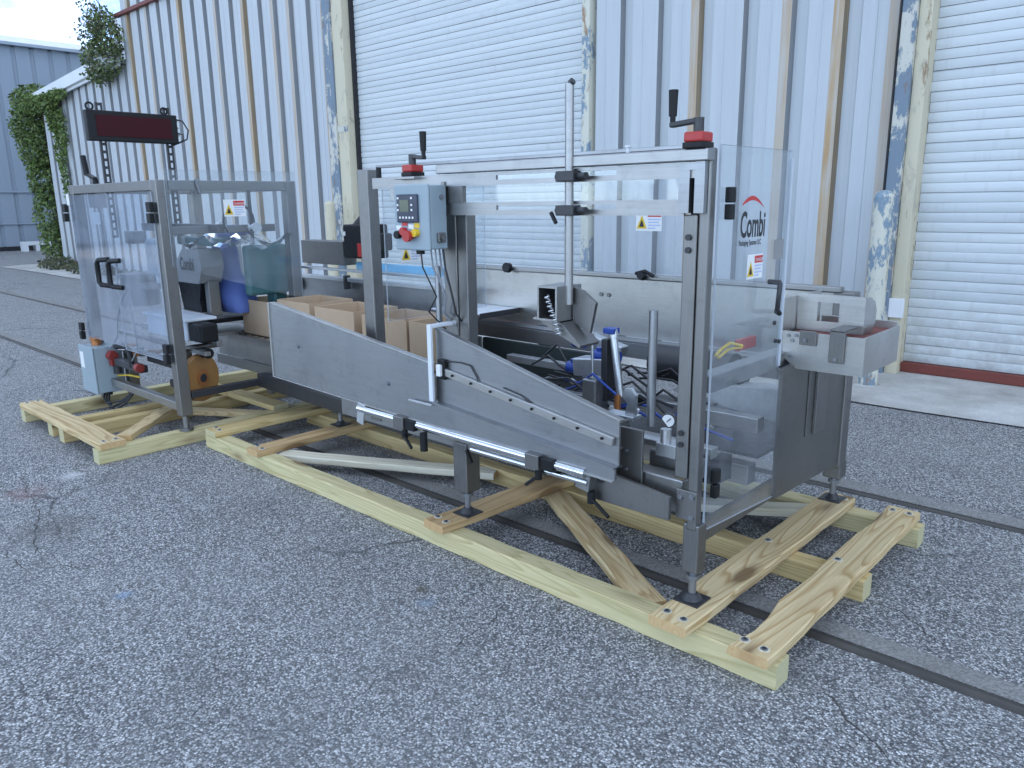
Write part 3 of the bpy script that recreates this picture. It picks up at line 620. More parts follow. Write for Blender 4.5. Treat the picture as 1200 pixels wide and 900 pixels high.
for xx, mt in ((-4.855, 'pt'), (-6.27, 'pt'), (-5.50, 'pt2'), (-5.72, 'pt2')): board(pb, 'runner', (xx, 1.515 + (0.0 if mt == 'pt' else 0.012)), (xx, 3.55), 0.09, 0.0, 0.089, mt)
board(pb, 'brace', (-4.90, 1.70), (-5.43, 2.24), 0.095, 0.090, 0.127, 'pine')
board(pb, 'cross_board', (-6.30, 2.72), (-4.82, 2.74), 0.12, 0.0905, 0.128, 'pt2')
board(pb, 'cross_board', (-6.30, 3.45), (-4.82, 3.45), 0.14, 0.0905, 0.128, 'pine')
board(pb, 'brace', (-5.42, 2.30), (-4.90, 2.62), 0.09, 0.050, 0.0875, 'pine')

# ------------------------------------------------------------------ case forming machine
ce = thing('case_erector', 'long grey stainless case forming machine with crank handles, slotted rails and sloping side guides', 'machine', (-2.2, 2.9, 0))
def part(name, fn, mats, bevel=0.003, parent=None, label=None):
    m = MB(); fn(m); return m.build(name, mats, parent or ce, bevel, label=label)
FY = 2.235
# posts
part('post', lambda m: m.box(-1.256, -1.220, 2.200, 2.240, 0.40, 1.655), 'frame', 0.006)
part('post', lambda m: m.box(-3.045, -2.965, 2.215, 2.275, 0.46, 1.655), 'frame', 0.006)
part('post', lambda m: m.box(-1.285, -1.195, 3.44, 3.52, 0.30, 1.10), 'frame', 0.006)
part('post', lambda m: m.box(-3.045, -2.945, 3.48, 3.54, 0.30, 1.06), 'frame', 0.006)
def leg(x, y, ztop, w=0.072, zp=0.128):
    m = MB(); m.box(x - w / 2, x + w / 2, y - w / 2, y + w / 2, 0.24, ztop); l = m.build('leg', 'frame', ce, 0.005)
    m = MB(); m.cyl((x, y, zp + 0.02), (x, y, 0.24), 0.014, 12); m.cyl((x, y, zp + 0.085), (x, y, zp + 0.098), 0.026, 6); m.build('levelling_stud', 'bolt', l)
    m = MB(); m.cyl((x, y, zp + 0.001), (x, y, zp + 0.028), 0.040, 18, 0.02); m.box(x - 0.048, x + 0.048, y - 0.048, y + 0.048, zp, zp + 0.006); m.build('foot', 'black_metal', l)
leg(-1.240, 2.235, 0.42, 0.060); leg(-1.235, 3.50, 0.32, 0.078); leg(-2.40, 2.255, 0.47, 0.085)
leg(-4.06, 2.72, 0.40, 0.04); leg(-4.06, 3.30, 0.50, 0.04); leg(-3.0, 3.48, 0.45, 0.07)
# masts with bolt holes under the slotted rails
def mast(x0, x1, zb, label=None):
    m = MB(); m.box(x0, x1, 2.196 + (0.022 if x0 < -2 else 0), 2.256 + (0.022 if x0 < -2 else 0), zb, 1.455); o = m.build('mast', 'frame', ce, 0.004)
    return o
mr = mast(-1.306, -1.258, 0.58); ml_ = mast(-2.468, -2.388, 0.72)
part('mast_channel', lambda m: m.box(-2.384, -2.328, 2.222, 2.276, 0.72, 1.452), 'frame', 0.003)
for (zz) in (1.385, 1.345, 0.74, 0.70):
    part('bolt_head', lambda m: m.cyl((-1.285, 2.1955, zz), (-1.285, 2.188, zz), 0.010, 10), 'black_metal', 0, mr)
part('cap_bolt', lambda m: m.cyl((-2.885, 2.22, 1.60), (-2.885, 2.22, 1.66), 0.012, 10), 'black', 0)
# top beams and slotted rails (slots are real gaps)
part('top_beam', lambda m: m.box(-2.44, -1.215, 2.165, 2.213, 1.615, 1.652), 'frame_x', 0.004)
part('rear_top_rail', lambda m: m.box(-4.55, -1.97, 3.475, 3.505, 1.745, 1.765), 'plate', 0.003)
def slotted(z0, z1, x0, x1, s0, s1, y=2.185):
    zc = (z0 + z1) / 2; sw = 0.0085; pc = zc + 0.004
    def f(m):
        m.box(x0, x1, y, y + 0.012, z0, pc - sw); m.box(x0, x1, y, y + 0.012, pc + sw, z1); m.box(x0, s0, y, y + 0.012, pc - sw, pc + sw); m.box(s1, x1, y, y + 0.012, pc - sw, pc + sw)
    return part('slotted_rail', f, 'frame_x', 0)
slotted(1.566, 1.612, -2.89, -1.265, -2.12, -1.56); slotted(1.452, 1.502, -2.40, -1.30, -2.12, -1.56)
# end brackets with vertical slots
part('end_bracket', lambda m: (m.box(-1.318, -1.280, 2.178, 2.198, 1.460, 1.612), m.box(-1.262, -1.228, 2.178, 2.198, 1.460, 1.618), m.box(-1.280, -1.262, 2.178, 2.198, 1.590, 1.612)), 'plate', 0)
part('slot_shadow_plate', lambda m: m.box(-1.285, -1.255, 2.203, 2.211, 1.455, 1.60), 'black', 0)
part('end_bracket', lambda m: (m.box(-2.425, -2.405, 2.178, 2.198, 1.452, 1.585), m.box(-2.385, -2.30, 2.178, 2.199, 1.502, 1.566)), 'frame', 0)
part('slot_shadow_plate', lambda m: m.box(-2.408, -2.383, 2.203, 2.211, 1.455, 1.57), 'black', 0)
# crank handles on red indicators
def crank(x, y, z, dx, scale=1.0, lab=None):
    c = bpy.data.objects.new('crank_handle', None); COL.objects.link(c); c.parent = ce; c.location = Vector((x, y, z)) - ce.location
    part('position_indicator', lambda m: (m.box(x - 0.032, x + 0.032, y - 0.035, y + 0.035, z + 0.018, z + 0.048)), 'red', 0.006, c)
    part('indicator_base', lambda m: m.box(x - 0.034, x + 0.034, y - 0.037, y + 0.037, z, z + 0.018), 'black', 0.003, c)
    part('spindle', lambda m: m.cyl((x, y, z + 0.048), (x, y, z + 0.09), 0.016, 14), 'black_metal', 0, c)
    part('arm', lambda m: m.bar((x - dx * 0.12, y, z + 0.083), (x + dx, y, z + 0.074), 0.026, 0.016), 'black_metal', 0.004, c)
    part('grip', lambda m: (m.cyl((x + dx * 0.94, y, z + 0.075), (x + dx * 0.94, y, z + 0.100), 0.009, 10), m.cyl((x + dx * 0.94, y, z + 0.100), (x + dx * 0.94, y, z + 0.178), 0.0125, 14, 0.015)), 'black', 0, c)
crank(-1.262, 2.19, 1.653, -0.098); crank(-2.625, 2.20, 1.612, 0.078)
part('crank_plate', lambda m: m.box(-2.69, -2.56, 2.15, 2.26, 1.600, 1.611), 'frame_x', 0.002)
part('beam_clip', lambda m: (m.cyl((-1.52, 2.19, 1.652), (-1.52, 2.19, 1.672), 0.006, 8), m.cyl((-1.52, 2.19, 1.67), (-1.52, 2.19, 1.676), 0.011, 10)), 'white', 0)
# hanging rod with clamps and hollow guide shoe
hr = part('guide_rod', lambda m: m.cyl((-1.745, 2.165, 1.14), (-1.745, 2.165, 1.888), 0.0155, 16), 'frame_x', 0)
part('rod_cap', lambda m: m.cyl((-1.742, 2.165, 1.888), (-1.730, 2.165, 1.896), 0.012, 10), 'black_metal', 0, hr)
for zz in (1.585, 1.470):
    part('rod_clamp', lambda m: (m.box(-1.785, -1.705, 2.135, 2.182, zz - 0.018, zz + 0.018), m.cyl((-1.70, 2.16, zz), (-1.66, 2.15, zz), 0.012, 10), m.cyl((-1.79, 2.16, zz), (-1.80, 2.16, zz), 0.010, 8)), 'black_metal', 0.004, hr)
part('clamp_lever', lambda m: m.bar((-1.80, 2.13, 1.465), (-1.775, 2.13, 1.425), 0.012, 0.012), 'black', 0.003, hr)
def shoe(m):
    m.box(-1.84, -1.832, 2.10, 2.24, 1.09, 1.20); m.box(-1.755, -1.747, 2.10, 2.24, 1.09, 1.20); m.box(-1.84, -1.747, 2.10, 2.24, 1.20, 1.207); m.box(-1.86, -1.747, 2.10, 2.24, 1.083, 1.09)
part('guide_shoe', shoe, 'frame_x', 0, hr)
part('shoe_inner', lambda m: m.box(-1.831, -1.757, 2.20, 2.235, 1.092, 1.198), 'black', 0, hr)
part('shoe_spring', lambda m: m.tube([(-1.80 + 0.012 * math.sin(k * 1.6) + 0.0018 * k, 2.105 + 0.01 * math.cos(k * 1.6), 1.175 - 0.004 * k) for k in range(36)], 0.0035, 6), 'alu', 0, hr)
part('shoe_plate', lambda m: m.prism([(-1.742, 1.20), (-1.70, 1.19), (-1.64, 1.15), (-1.665, 1.04), (-1.742, 1.075)], 'y', 2.185, 2.20), 'frame', 0.002, hr)
part('shoe_foot', lambda m: m.prism([(-1.86, 1.085), (-1.742, 1.078), (-1.655, 1.005), (-1.66, 0.995), (-1.78, 1.045)], 'y', 2.12, 2.23), 'frame', 0.002, hr)

# lower frame
part('base_beam', lambda m: m.box(-3.30, -1.287, 2.222, 2.30, 0.440, 0.56), 'frame_x', 0.005)
part('front_cover', lambda m: m.prism([(-1.640, 0.565), (-1.292, 0.522), (-1.292, 0.440), (-1.64, 0.437)], 'y', 2.145, 2.160), 'frame', 0.002)
part('corner_bracket', lambda m: (m.box(-1.29, -1.212, 2.186, 2.199, 0.44, 0.545),), 'frame', 0.002)
for (x, z) in ((-1.272, 0.52), (-1.228, 0.53), (-1.228, 0.455)): part('bolt_head', lambda m: m.cyl((x, 2.1855, z), (x, 2.178, z), 0.009, 8), 'bolt', 0)
part('bolt_head', lambda m: m.cyl((-1.575, 2.1445, 0.52), (-1.575, 2.136, 0.52), 0.013, 10), 'black_metal', 0)
part('side_beam', lambda m: m.box(-1.28, -1.226, 2.27, 3.435, 0.335, 0.385), 'frame', 0.004)
part('side_beam', lambda m: m.box(-3.04, -2.96, 2.31, 3.435, 0.40, 0.48), 'frame', 0.004)
part('cross_beam', lambda m: m.box(-1.31, -1.245, 2.31, 3.435, 0.86, 0.92), 'plate', 0.004)
part('rear_beam', lambda m: m.box(-2.94, -1.29, 3.44, 3.50, 0.36, 0.46), 'frame_x', 0.004)
part('mid_beam', lambda m: m.box(-2.94, -1.29, 2.72, 2.79, 0.40, 0.48), 'frame_x', 0.004)
part('floor_pan', lambda m: m.box(-2.94, -1.29, 2.80, 3.42, 0.49, 0.505), 'black_metal', 0.003)
# rear wall and ledges
part('rear_panel', lambda m: m.box(-3.62, -1.26, 3.45, 3.462, 0.785, 1.095), 'sheet', 0.002)
part('rear_panel_cap', lambda m: (m.box(-3.64, -1.25, 3.425, 3.475, 1.098, 1.122), ), 'frame_x', 0.004)
part('rear_ledge', lambda m: (m.box(-3.55, -1.29, 3.36, 3.449, 0.770, 0.782), m.box(-3.55, -1.29, 3.36, 3.372, 0.69, 0.769)), 'plate', 0.002)
part('opening_frame', lambda m: (m.box(-3.45, -3.38, 3.30, 3.34, 0.50, 0.69)), 'frame_x', 0.002)
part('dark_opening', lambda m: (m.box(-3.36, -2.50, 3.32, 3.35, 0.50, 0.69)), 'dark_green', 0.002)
for x in (-2.0, -2.02): pass
part('cable_gland', lambda m: (m.cyl((-2.26, 3.42, 1.115), (-2.26, 3.39, 1.125), 0.022, 10), m.tube([(-2.30, 3.41, 1.13), (-2.24, 3.40, 1.145), (-2.19, 3.41, 1.12)], 0.010)), 'black', 0)
part('cable_gland', lambda m: m.cyl((-3.22, 3.42, 1.115), (-3.22, 3.39, 1.12), 0.03, 10), 'black', 0)
for x in (-2.55, -2.50): part('panel_hole_plug', lambda m: m.cyl((x, 3.449, 1.0), (x, 3.443, 1.0), 0.012, 10), 'frame', 0)
# infeed table
part('transfer_table', lambda m: m.box(-3.58, -3.16, 3.10, 3.442, 0.868, 0.876), 'white_metal', 0.002)
part('table_edge', lambda m: m.box(-3.158, -3.150, 3.10, 3.442, 0.846, 0.878), 'black_metal', 0.001)

# sloping side guides of the blank magazine
def guide1(m): m.prism([(-3.70, 1.000), (-2.415, 0.838), (-2.415, 0.674), (-1.475, 0.595), (-1.475, 0.552), (-3.71, 0.612)], 'y', 2.085, 2.095)
part('side_guide', guide1, 'plate', 0.0015, label='large front plate with a rising left end')
part('guide_lip', lambda m: (m.bar((-3.70, 2.105, 1.003), (-2.43, 2.105, 0.843), 0.03, 0.006), m.bar((-3.70, 2.10, 0.607), (-1.48, 2.10, 0.550), 0.045, 0.006), m.bar((-3.705, 2.092, 0.605), (-3.700, 2.092, 1.004), 0.03, 0.012)), 'sheet', 0.001)
for (x, z) in ((-3.45, 0.80), (-2.72, 0.715)): part('guide_bolt', lambda m: m.cyl((x, 2.0848, z), (x, 2.078, z), 0.010, 10), 'bolt', 0)
part('guide_flag', lambda m: (m.box(-2.424, -2.400, 2.070, 2.083, 0.685, 1.012), m.box(-2.424, -2.400, 2.083, 2.30, 0.997, 1.012)), 'white_metal', 0.002)
part('guide_flag_foot', lambda m: m.box(-2.55, -2.40, 2.058, 2.068, 0.668, 0.676), 'alu', 0.001)
part('side_guide', lambda m: m.prism([(-2.41, 0.990), (-1.475, 0.760), (-1.475, 0.600), (-2.41, 0.682)], 'y', 2.108, 2.116), 'plate', 0.0015, label='inner plate falling steeply to the right')
part('guide_lip', lambda m: m.bar((-2.415, 2.118, 0.994), (-1.47, 2.118, 0.763), 0.028, 0.012), 'frame_x', 0.002)
part('trough_floor', lambda m: m.prism([(-2.41, 0.684), (-1.475, 0.603), (-1.475, 0.597), (-2.41, 0.676)], 'y', 2.075, 2.107), 'plate', 0.001)
part('perforated_bar', lambda m: m.bar((-2.36, 2.098, 0.820), (-1.49, 2.098, 0.690), 0.016, 0.032), 'sheet', 0.002)
for k in range(8):
    t = (k + 0.6) / 8; p = (-2.36 + 0.87 * t, 2.0895, 0.820 - 0.130 * t); part('bar_screw', lambda m: m.cyl(p, (p[0], 2.084, p[2]), 0.0055, 8), 'black', 0)
part('sensor', lambda m: (m.box(-2.375, -2.350, 2.070, 2.086, 0.80, 0.850),), 'white', 0.004)
part('sensor_clip', lambda m: (m.box(-2.385, -2.340, 2.087, 2.106, 0.785, 0.870),), 'black', 0.004)
part('sensor_cable', lambda m: m.tube([(-2.34, 2.10, 0.862), (-2.26, 2.103, 0.868), (-2.20, 2.103, 0.862), (-2.165, 2.103, 0.82), (-2.15, 2.10, 0.790)], 0.003, 6), 'cable', 0)
part('sensor_cable', lambda m: m.tube([(-2.02, 2.103, 0.80), (-1.93, 2.103, 0.785), (-1.83, 2.103, 0.745), (-1.72, 2.103, 0.720)], 0.0025, 6), 'cable', 0)
# chrome rods, clamps, levers
part('chrome_rod', lambda m: m.cyl((-2.95, 2.085, 0.560), (-1.60, 2.085, 0.552), 0.019, 16), 'chrome', 0)
part('chrome_rod', lambda m: m.cyl((-2.20, 2.10, 0.512), (-1.60, 2.10, 0.512), 0.013, 14), 'chrome', 0)
def clampblock(x, z, lever):
    c = part('clamp_block', lambda m: m.box(x - 0.055, x + 0.012, 2.05, 2.15, z - 0.03, z + 0.028), 'dark_sheet', 0.004)
    part('clamp_jaw', lambda m: m.box(x + 0.014, x + 0.075, 2.06, 2.14, z - 0.028, z + 0.02), 'black', 0.004, c)
    part('clamp_lever', lambda m: (m.cyl((x - 0.01, 2.08, z - 0.03), (x - 0.01, 2.08, z - 0.075), 0.014, 10), m.bar((x - 0.005, 2.07, z - 0.06), (x + lever, 2.05, z - 0.10), 0.012, 0.014)), 'black', 0.003, c)
clampblock(-2.60, 0.558, 0.07); clampblock(-1.81, 0.555, -0.05)
part('rod_end_block', lambda m: m.prism([(-1.64, 0.585), (-1.585, 0.575), (-1.60, 0.475), (-1.66, 0.485)], 'y', 2.10, 2.144), 'frame_x', 0.003)
part('clamp_knob', lambda m: (m.cyl((-1.60, 2.12, 0.475), (-1.60, 2.12, 0.43), 0.016, 10), m.bar((-1.59, 2.11, 0.45), (-1.50, 2.09, 0.41), 0.010, 0.012)), 'black', 0.002)
part('drop_grip', lambda m: m.cyl((-2.47, 2.07, 0.455), (-2.47, 2.07, 0.535), 0.017, 12), 'black', 0)
part('drop_bracket', lambda m: m.bar((-2.915, 2.075, 0.59), (-2.935, 2.075, 0.49), 0.008, 0.05, (1, 0, 0)), 'alu', 0.002)
part('lever', lambda m: m.bar((-2.34, 2.20, 0.455), (-2.31, 2.20, 0.40), 0.014, 0.014), 'black', 0.002)

# folding mechanism inside
mech = bpy.data.objects.new('folding_mechanism', None); COL.objects.link(mech); mech.parent = ce; mech.location = Vector((-1.95, 2.75, 0.6)) - ce.location
part('valve_body', lambda m: m.obox((-2.03, 2.72, 0.785), (0.20, 0.10, 0.08), Matrix.Rotation(R(-6), 3, 'Y')), 'alu', 0.006, mech)
part('valve_body', lambda m: m.obox((-2.10, 2.86, 0.86), (0.24, 0.06, 0.05), Matrix.Rotation(R(12), 3, 'Y')), 'alu', 0.006, mech)
for p in ((-2.145, 2.70, 0.765), (-2.0, 2.70, 0.835), (-1.93, 2.70, 0.84), (-2.19, 2.80, 0.865)):
    part('blue_fitting', lambda m: (m.cyl((p[0] - 0.03, p[1], p[2]), (p[0] + 0.03, p[1], p[2]), 0.028, 12), m.cyl(p, (p[0], p[1], p[2] + 0.04), 0.016, 10)), 'blue', 0, mech)
part('air_cylinder', lambda m: (m.cyl((-1.845, 2.64, 0.69), (-1.885, 2.64, 0.94), 0.0165, 14), m.cyl((-1.885, 2.64, 0.94), (-1.89, 2.64, 0.975), 0.021, 12)), 'alu', 0, mech)
part('cylinder_head', lambda m: m.box(-1.925, -1.87, 2.615, 2.665, 0.955, 0.98), 'blue', 0.005, mech)
part('cylinder_bracket', lambda m: m.box(-1.935, -1.905, 2.62, 2.70, 0.66, 0.93), 'black_metal', 0.003, mech)
part('thin_rod', lambda m: m.cyl((-1.965, 2.60, 0.66), (-1.965, 2.60, 1.00), 0.006, 8), 'alu', 0, mech)
part('clamp_block', lambda m: (m.box(-1.99, -1.92, 2.56, 2.66, 0.60, 0.76)), 'plate', 0.005, mech)
part('brass_fitting', lambda m: m.cyl((-1.845, 2.62, 0.62), (-1.845, 2.62, 0.70), 0.014, 8), 'copper', 0, mech)
part('guide_rail', lambda m: m.box(-2.62, -1.95, 2.58, 2.62, 0.615, 0.68), 'plate', 0.003, mech)
part('guide_rail', lambda m: m.box(-2.25, -1.29, 2.42, 2.47, 0.585, 0.625), 'sheet', 0.003, mech)
part('guide_rail', lambda m: m.box(-2.9, -2.2, 3.05, 3.10, 0.64, 0.68), 'plate', 0.003, mech)
part('guide_rail', lambda m: m.box(-1.95, -1.29, 2.78, 2.84, 0.60, 0.66), 'sheet', 0.003, mech)
part('guide_rail', lambda m: m.box(-1.72, -1.29, 2.33, 2.37, 0.62, 0.645), 'alu', 0.003, mech)
part('guide_rail', lambda m: m.box(-1.50, -1.29, 2.34, 2.39, 0.53, 0.60), 'plate', 0.003, mech)
part('belt_pad', lambda m: m.prism([(-1.75, 0.70), (-1.29, 0.74), (-1.29, 0.60), (-1.80, 0.66)], 'y', 2.98, 3.10), 'gravel_white', 0.004, mech)
part('motor', lambda m: (m.cyl((-1.95, 3.08, 0.76), (-1.55, 3.08, 0.76), 0.085, 18), m.cyl((-1.55, 3.08, 0.76), (-1.50, 3.08, 0.76), 0.06, 14)), 'black_metal', 0, mech)
for k in range(22):
    x0 = random.uniform(-2.5, -1.6); y0 = random.uniform(2.55, 3.0); z0 = random.uniform(0.6, 0.75)
    part('air_hose', lambda m: m.tube([(x0, y0, z0), (x0 + 0.08, y0 + 0.03, z0 + random.uniform(-0.02, 0.09)), (x0 + 0.19, y0 - 0.02, z0 + random.uniform(-0.03, 0.06)), (x0 + 0.3, y0, z0 - 0.03)], 0.006, 6), ('cable', 'cable', 'blue', 'cable')[k % 4], 0, mech)
for k in range(46):
    x0 = random.uniform(-2.6, -1.40); y0 = random.uniform(2.42, 3.2); z0 = random.uniform(0.53, 0.66); s = random.uniform(0.012, 0.035)
    part('fitting', lambda m: m.obox((x0, y0, z0), (s * 1.6, s, s), Matrix.Rotation(random.uniform(-0.5, 0.5), 3, 'Y')), random.choice(['black_metal', 'black', 'black', 'plate', 'alu', 'sheet', 'white', 'blue', 'dark_sheet']), 0.003, mech)
part('stop_rod', lambda m: m.cyl((-1.505, 2.35, 0.69), (-1.505, 2.35, 1.118), 0.0165, 16), 'plate', 0)
part('stop_plate', lambda m: (m.box(-1.575, -1.440, 2.20, 2.212, 0.50, 0.715), m.box(-1.575, -1.563, 2.213, 2.30, 0.50, 0.715)), 'dark_sheet', 0.002)
part('stop_bracket', lambda m: (m.box(-1.68, -1.55, 2.30, 2.36, 0.707, 0.722), m.prism([(-1.60, 0.723), (-1.555, 0.723), (-1.553, 0.80), (-1.575, 0.825), (-1.605, 0.82), (-1.615, 0.79), (-1.59, 0.765)], 'y', 2.32, 2.335)), 'alu', 0.002)
for (x, z) in ((-1.53, 0.635), (-1.505, 0.63), (-1.53, 0.565), (-1.505, 0.56)): part('bolt_head', lambda m: m.cyl((x, 2.1998, z), (x, 2.194, z), 0.006, 8), 'bolt', 0)
part('guide_pin', lambda m: (m.cyl((-1.76, 2.25, 0.69), (-1.64, 2.25, 0.685), 0.008, 8)), 'alu', 0)
g = part('pressure_gauge', lambda m: m.cyl((-1.395, 2.30, 0.745), (-1.385, 2.275, 0.747), 0.026, 20), 'black_metal', 0)
part('dial', lambda m: m.cyl((-1.3848, 2.2745, 0.747), (-1.3845, 2.2735, 0.747), 0.022, 20), 'sticker_white', 0, g)
part('needle', lambda m: m.bar((-1.392, 2.2728, 0.740), (-1.374, 2.2728, 0.757), 0.002, 0.003), 'ink', 0, g)
part('air_regulator', lambda m: (m.cyl((-1.42, 2.32, 0.62), (-1.42, 2.32, 0.70), 0.02, 12), m.box(-1.45, -1.36, 2.30, 2.37, 0.60, 0.65)), 'alu', 0.003)
part('filter_bowl', lambda m: m.cyl((-1.35, 2.33, 0.58), (-1.35, 2.33, 0.66), 0.018, 12), 'yellow', 0)
part('black_bag', lambda m: m.prism([(-1.38, 0.46), (-1.30, 0.46), (-1.30, 0.56), (-1.35, 0.56)], 'y', 2.5, 2.6), 'black', 0.01)

# right end: clear guard, dark end panel, tray
def clear_panel(name, axis, poly, a, b, parent=None, mat='clear', label=None):
    m = MB(); m.prism(poly, axis, a, b, 0, 1); return m.build(name, [mat, 'edge'], parent or ce, 0, label=label)
cg = clear_panel('clear_guard', 'x', [(2.248, 0.39), (2.80, 0.355), (2.80, 0.86), (2.755, 0.885), (2.755, 1.665), (2.248, 1.665)], -1.220, -1.212)
clear_panel('clear_guard', 'x', [(2.285, 0.95), (2.95, 0.95), (2.95, 1.62), (2.285, 1.62)], -2.955, -2.948)
clear_panel('clear_guard', 'y', [(-3.9, 1.125), (-1.98, 1.125), (-1.98, 1.744), (-3.9, 1.744)], 3.49, 3.497)
ce_flange = part('guard_edge_strip', lambda m: m.box(-1.211, -1.206, 2.748, 2.76, 0.89, 1.64), 'edge', 0)
part('end_panel', lambda m: m.prism([(2.79, 0.345), (3.53, 0.32), (3.53, 0.87), (2.79, 0.87)], 'x', -1.222, -1.206), 'dark_sheet', 0.002)
part('panel_recess', lambda m: m.box(-1.205, -1.201, 3.04, 3.20, 0.545, 0.84), 'dark_sheet', 0.001)
part('recess_cover', lambda m: m.box(-1.2008, -1.188, 3.10, 3.205, 0.545, 0.84), 'frame', 0.002)
def hinge(x, y, z, axis='y', parent=None):
    part('hinge', lambda m: (m.box(x, x + 0.022, y, y + 0.036, z, z + 0.048), m.box(x + 0.002, x + 0.026, y - 0.004, y + 0.026, z - 0.052, z - 0.004)), 'black', 0.004, parent)
hinge(-1.21, 2.275, 1.49); hinge(-1.21, 2.27, 0.56)
part('guard_handle', lambda m: m.tube([(-1.208, 2.62, 1.215), (-1.165, 2.62, 1.215), (-1.165, 2.62, 1.21), (-1.165, 2.61, 1.12), (-1.165, 2.63, 1.105), (-1.208, 2.70, 1.10)], 0.009, 8), 'black_metal', 0)
part('safety_switch', lambda m: m.box(-1.245, -1.225, 2.46, 2.59, 0.985, 1.025), 'red', 0.004)
part('switch_cable', lambda m: m.tube([(-1.22, 2.47, 1.005), (-1.24, 2.42, 1.02), (-1.25, 2.37, 1.0), (-1.25, 2.34, 0.985)], 0.006, 6), 'cable_yellow', 0)
part('switch_cable', lambda m: m.tube([(-1.22, 2.47, 1.0), (-1.25, 2.43, 0.995), (-1.25, 2.36, 0.975)], 0.005, 6), 'cable_yellow', 0)
for (y, z) in ((2.71, 0.99), (2.74, 0.985), (2.69, 1.06), (2.70, 1.10)): part('bolt_head', lambda m: m.cyl((-1.2115, y, z), (-1.204, y, z), 0.008, 8), 'black_metal', 0)
# printing on the clear guard
lg = bpy.data.objects.new('maker_logo', None); COL.objects.link(lg); lg.parent = ce; lg.location = Vector((-1.18, 2.5, 1.4)) - ce.location
text_part('logo_lettering', 'Combi', 'ink', lg, (-1.2112, 2.392, 1.378), (0, 1, 0), (0, 0, 1), 0.118, 0.56, bold=0.018)
text_part('logo_lettering', 'Packaging Systems LLC', 'ink', lg, (-1.2112, 2.389, 1.350), (0, 1, 0), (0, 0, 1), 0.026, 0.66)
def swoosh(m):
    n = 12; up = []; lo = []
    for i in range(n + 1):
        t = i / n; y = 2.402 + 0.155 * t; z = 1.470 + 0.030 * math.sin(math.pi * (t * 0.85 + 0.12)); w = 0.010 * math.sin(math.pi * min(1, t * 0.9 + 0.12)) + 0.001; up.append((y, z + w)); lo.append((y, z - w * 0.3))
    m.prism(up + lo[::-1], 'x', -1.2118, -1.2112)
part('logo_swoosh', swoosh, 'sticker_red', 0, lg)
def warn_sticker(org, ux, parent, s=1.0, name='warning_label', tri=True, words='DANGER'):
    """yellow triangle plus a white notice with a red header, flat print on a plate"""
    e = bpy.data.objects.new(name, None); COL.objects.link(e); e.parent = parent; e.location = Vector(org) - parent_loc(parent)
    o = Vector(org); ux = Vector(ux); uz = Vector((0, 0, 1)); nn = ux.cross(uz)
    def q(m, a0, a1, b0, b1, k, mi=0): m.add([o + ux * (a * s) + uz * (b_ * s) + nn * (k * 0.0005) for a, b_ in ((a0, b0), (a1, b0), (a1, b1), (a0, b1))], [(0, 1, 2, 3)], mi)
    m = MB(); q(m, 0, 0.105, 0, 0.075, 1); m.build('label_ground', 'sticker_white', e)
    m = MB(); q(m, 0.048, 0.103, 0.048, 0.070, 2); m.build('label_header', 'sticker_red', e)
    m = MB(); [q(m, 0.05, 0.05 + w, z, z + 0.005, 2) for w, z in ((0.05, 0.037), (0.044, 0.027), (0.05, 0.017), (0.03, 0.007))]; m.build('label_lines', 'sticker_blue', e)
    if tri:
        m = MB(); m.add([o + ux * (a * s) + uz * (b_ * s) + nn * 0.001 for a, b_ in ((0.003, 0.008), (0.045, 0.008), (0.024, 0.055))], [(0, 1, 2)]); m.build('warning_triangle', 'yellow', e)
        m = MB(); m.add([o + ux * (a * s) + uz * (b_ * s) + nn * 0.0015 for a, b_ in ((0.014, 0.014), (0.034, 0.014), (0.030, 0.026), (0.024, 0.040), (0.018, 0.026))], [(0, 1, 2, 3, 4)]); m.build('warning_symbol', 'ink', e)
    text_part('label_lettering', words, 'sticker_white', e, o + ux * (0.053 * s) + uz * (0.053 * s) + nn * 0.0015, ux, uz, 0.014 * s, 0.9, 0.0001)
warn_sticker((-1.2112, 2.455, 1.235), (0, 1, 0), ce, 1.1)
warn_sticker((-2.9475, 2.33, 1.515), (0, 1, 0), ce, 1.3, 'danger_label', False)
warn_sticker((-2.9475, 2.375, 1.225), (0, 1, 0), ce, 1.3)
m = MB(); m.add([(-1.60, 3.4885, 1.30), (-1.60 + 0.06, 3.4885, 1.30), (-1.57, 3.4885, 1.35)], [(0, 1, 2)]); 
warn_sticker((-2.36, 3.4895, 1.345), (1, 0, 0), ce, 1.5)
part('mesh_patch', lambda m: m.box(-1.2118, -1.2105, 2.655, 2.73, 1.29, 1.36), 'grey_cast', 0)

# stainless tray on the right end
tr = bpy.data.objects.new('scrap_tray', None); COL.objects.link(tr); tr.parent = ce; tr.location = Vector((-1.1, 3.0, 0.9)) - ce.location
def tray(m):
    m.prism([(-1.262, 1.002), (-0.95, 1.002), (-0.95, 0.858), (-1.20, 0.858), (-1.255, 0.90)], 'y', 2.888, 2.896)
    m.box(-0.958, -0.950, 2.898, 3.275, 0.860, 1.004); m.box(-1.262, -0.959, 3.267, 3.275, 0.86, 1.02); m.box(-1.2, -0.959, 2.898, 3.266, 0.86, 0.868)
part('tray_body', tray, 'sheet', 0.002, tr)
part('tray_lining', lambda m: m.box(-1.255, -0.960, 2.898, 3.265, 0.984, 0.990), 'red_primer', 0.002, tr)
part('tray_back', lambda m: (m.box(-1.262, -1.185, 3.02, 3.028, 0.991, 1.135), m.box(-1.100, -1.005, 3.02, 3.028, 0.991, 1.135), m.box(-1.185, -1.100, 3.02, 3.028, 1.105, 1.135), m.box(-1.185, -1.100, 3.02, 3.028, 0.991, 1.03)), 'sheet', 0, tr)
